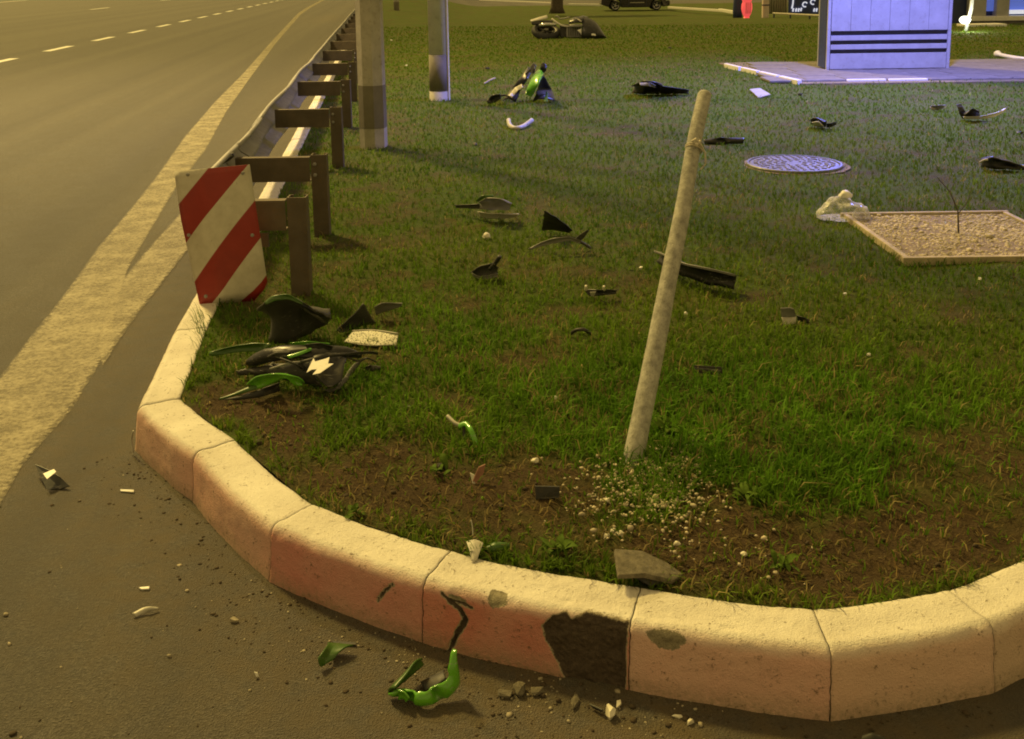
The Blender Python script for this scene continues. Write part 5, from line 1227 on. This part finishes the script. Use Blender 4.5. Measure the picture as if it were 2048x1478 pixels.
# white pole with a lit lamp at its foot
lpb = G(1931, 62, 0); lp_ = empty('lamp_pole', lpb, 'white pole with a bright lit lamp low on it beside the pylon', 'lamp')
MB().tube([lpb, lpb + Vector((.1, 0, .5)), lpb + Vector((.25, 0, 3.2))], .045, 10).build('pole', M['white'], lp_, True)
lm, lt, lb_ = nm('lit_lamp'); lb_.inputs['Emission Color'].default_value = (.95, 1., .85, 1); lb_.inputs['Emission Strength'].default_value = 2.
hd = Y(1930, 40, lpb.y - .1); MB().lathe(hd + Vector((0, 0, -.09)), [(.05, 0), (.10, .03), (.13, .09), (.10, .15), (.05, .18)], 16).build('lamp_head', lm, lp_, True)
ld = bpy.data.lights.new('lamp_light', 'POINT'); ld.energy = 22; ld.color = (.9, 1., .85); ld.shadow_soft_size = .12; lo = bpy.data.objects.new('lamp_light', ld); COL.objects.link(lo); lo.location = hd + Vector((0, -.25, 0))
# curved white kerb end on the right
q0 = G(1990, 108, 0)
ke = empty('white_kerb_end', q0, 'white curved kerb end leaving the frame at right', 'kerb')
MB().tube(cat_rs([G(2085, 121, .03), G(2040, 117, .03), G(2010, 112, .03), G(1992, 107, .04)], 14), [.032] * 13 + [.06, .04], 10).build('edge', M['white'], ke, True)

# ------------------------------------------------------------------ lamps outside the frame; the beacon's mast is added
BL = Vector((4.6, 11.4, 4.0))
bc = empty('blue_beacon', (8.4, 11.6, 0), 'blue emergency beacon on an added mast arm standing right of the picture', 'beacon')
MB().tube([(8.4, 11.6, -.1), (8.4, 11.6, 4.0)], .05, 10).build('mast', M['post'], bc)  # added mast and arm hold the beacon where it tints pylon and lawn
MB().tube([(8.4, 11.6, 3.98), (BL.x, BL.y, BL.z)], .03, 8).build('arm', M['post'], bc)
bmat, bt_, bb_ = nm('lit_blue'); bb_.inputs['Emission Color'].default_value = (.1, .12, 1, 1); bb_.inputs['Emission Strength'].default_value = 8.
MB().lathe(BL + Vector((0, 0, .02)), [(.09, 0), (.09, .10), (.06, .16), (.02, .18)], 16).build('dome', bmat, bc, True)
ld = bpy.data.lights.new('beacon_light', 'SPOT'); ld.spot_size = math.radians(134); ld.spot_blend = .4; ld.energy = 2700; ld.color = (.20, .23, 1.); ld.shadow_soft_size = .15
lo = bpy.data.objects.new('beacon_light', ld); COL.objects.link(lo); lo.location = BL + Vector((0, 0, -.1))

# street lamp over the carriageway, left of the frame
sl = Vector((-8.6, 13.0, ROADZ)); sle = empty('street_lamp', sl, 'tall street lamp lighting the carriageway from the left', 'street lamp')
MB().tube([sl, sl + Vector((0, 0, 5)), sl + Vector((0, 0, 8.6))], [.11, .09, .06], 14).build('pole', M['galv'], sle, True)
MB().tube([sl + Vector((0, 0, 8.55)), sl + Vector((.8, -.2, 8.9)), sl + Vector((1.6, -.4, 8.95))], .035, 10).build('arm', M['galv'], sle, True)
MB().box(sl + Vector((1.9, -.45, 8.95)), (.7, .26, .12)).build('lamp_head', M['post'], sle, bevel=.03)
sm_, st2, sb2 = nm('lit_sodium'); sb2.inputs['Emission Color'].default_value = (1, .72, .22, 1); sb2.inputs['Emission Strength'].default_value = 12.
MB().box(sl + Vector((1.9, -.45, 8.875)), (.5, .18, .03)).build('lamp_glass', sm_, sle)
ld = bpy.data.lights.new('sodium_light', 'SPOT'); ld.energy = 3900; ld.color = (1, .74, .34); ld.shadow_soft_size = .2; ld.spot_size = math.radians(150); ld.spot_blend = .7
lo = bpy.data.objects.new('sodium_light', ld); COL.objects.link(lo); lo.location = sl + Vector((1.9, -.45, 8.8))

# loose wires and torn bits in the heap
wr = top('wiring_loom', 600, 735, 'thin dark wires trailing out of the crumpled zigzag fairing', 'wires')
for pts in ([(520, 742, .05), (550, 748, .03), (585, 742, .05), (610, 752, .02), (640, 765, .01)], [(560, 716, .11), (590, 728, .10), (612, 745, .05), (600, 760, .02)], [(690, 712, .08), (715, 722, .05), (735, 716, .03), (752, 724, .006)]):
    rod('wire', pts, .0035, M['mblack'], wr, 6)
for i, (A_, B_, mt_, lb) in enumerate((
    ([(470, 742, .02), (490, 736, .03), (512, 742, .02)], [(474, 750, .004), (492, 752, .004), (510, 750, .004)], 'mblack', 'small torn black scrap left of the zigzag fairing'),
    ([(730, 735, .02), (745, 728, .03), (760, 734, .01)], [(732, 742, .004), (748, 742, .004), (758, 740, .004)], 'charcoal', 'torn grey scrap right of the zigzag fairing'),
    ([(610, 690, .15), (640, 686, .16), (668, 694, .13)], [(612, 698, .13), (642, 699, .13), (664, 702, .11)], 'mblack', 'crumpled black flap on top of the heap behind the zigzag mark'))):
    tag(center(loft('torn_scrap', A_, B_, M[mt_], .008, .003, None, .18, 12, 6, i)), lb, 'fragment')

# broad-leaved weeds
lf = bpy.data.meshes.new('leaf'); vs_, fs_ = [], []
for k in range(6):
    f = k / 5; w = .22 * math.sin(math.pi * min(1, f * .93 + .07)) ** .8
    for sx in (-1, 0, 1): vs_.append((sx * w, f, .38 * math.sin(f * 2.4) + (.05 * abs(sx)) + .02 * math.sin(k * 2 + sx)))
for k in range(5):
    for c in range(2): fs_.append((k * 3 + c, k * 3 + c + 1, k * 3 + c + 4, k * 3 + c + 3))
lf.from_pydata(vs_, [], fs_); lf.polygons.foreach_set('use_smooth', [True] * len(fs_))
lf.materials.append(simple('weed_leaf', (.085, .14, .022), .9, var=.4, scale=3, spec=.08))
for (px, py, n_, sz, lb) in ((1120, 1112, 16, .055, 'dark leafy weed behind the kerb left of the broken slab'), (1565, 1135, 9, .040, 'leafy weed clump behind the kerb right of the broken slab'), (880, 945, 10, .045, 'small weed in the bare soil left of the reddish shard'), (1500, 1000, 12, .05, 'low weed at the edge of the long grass right of the gravel'), (700, 1030, 9, .035, 'small weed at the kerb edge below the bare soil'), (1330, 860, 12, .06, 'broad weed growing at the foot of the leaning stake')):
    g = G(px, py); we = empty('weed', g, lb, 'weed', 'weeds in the lawn')
    for k in range(n_):
        o = bpy.data.objects.new('leaf', lf); COL.objects.link(o); o.parent = we
        z_ = sz * random.uniform(.55, 1.1); o.scale = (z_, z_, z_ * random.uniform(.4, 1.6)); o.rotation_euler = (random.uniform(-.1, .5), random.uniform(-.4, .4), k * 2.4 + random.uniform(-.3, .3)); o.location = (random.uniform(-.02, .02), random.uniform(-.02, .02), .0)
# long grass hanging over the kerb beside the sign
tv, tf, tc = [], [], []
for k in range(60):
    g = G(random.gauss(404, 7), random.uniform(625, 700)); a = random.uniform(2.2, 4.4); h = random.uniform(.05, .11); l_ = random.uniform(.02, .07); w = .0016
    d_ = Vector((math.cos(a), math.sin(a), 0)); s_ = Vector((-d_.y, d_.x, 0)) * w; b_ = len(tv)
    for f in (0, .35, .7, 1.): q = g + d_ * (l_ * f ** 1.5) + Vector((0, 0, h * (f - .45 * f * f))); tv += [q - s_ * (1.05 - f), q + s_ * (1.05 - f)]
    for c in range(3): tf.append((b_ + 2 * c, b_ + 2 * c + 1, b_ + 2 * c + 3, b_ + 2 * c + 2))
    cc_ = random.uniform(.7, 1.3); tc += [(.10 * cc_, .17 * cc_, .02 * cc_, 1)] * 8
o = mobj('grass_tuft', tv, tf, M['grass']); at = o.data.attributes.new('tint', 'FLOAT_COLOR', 'POINT'); at.data.foreach_set('color', np.array(tc, dtype=np.float32).ravel()); o['kind'] = 'stuff'
tag(o, 'long grass blades hanging over the kerb below the striped plate', 'grass')
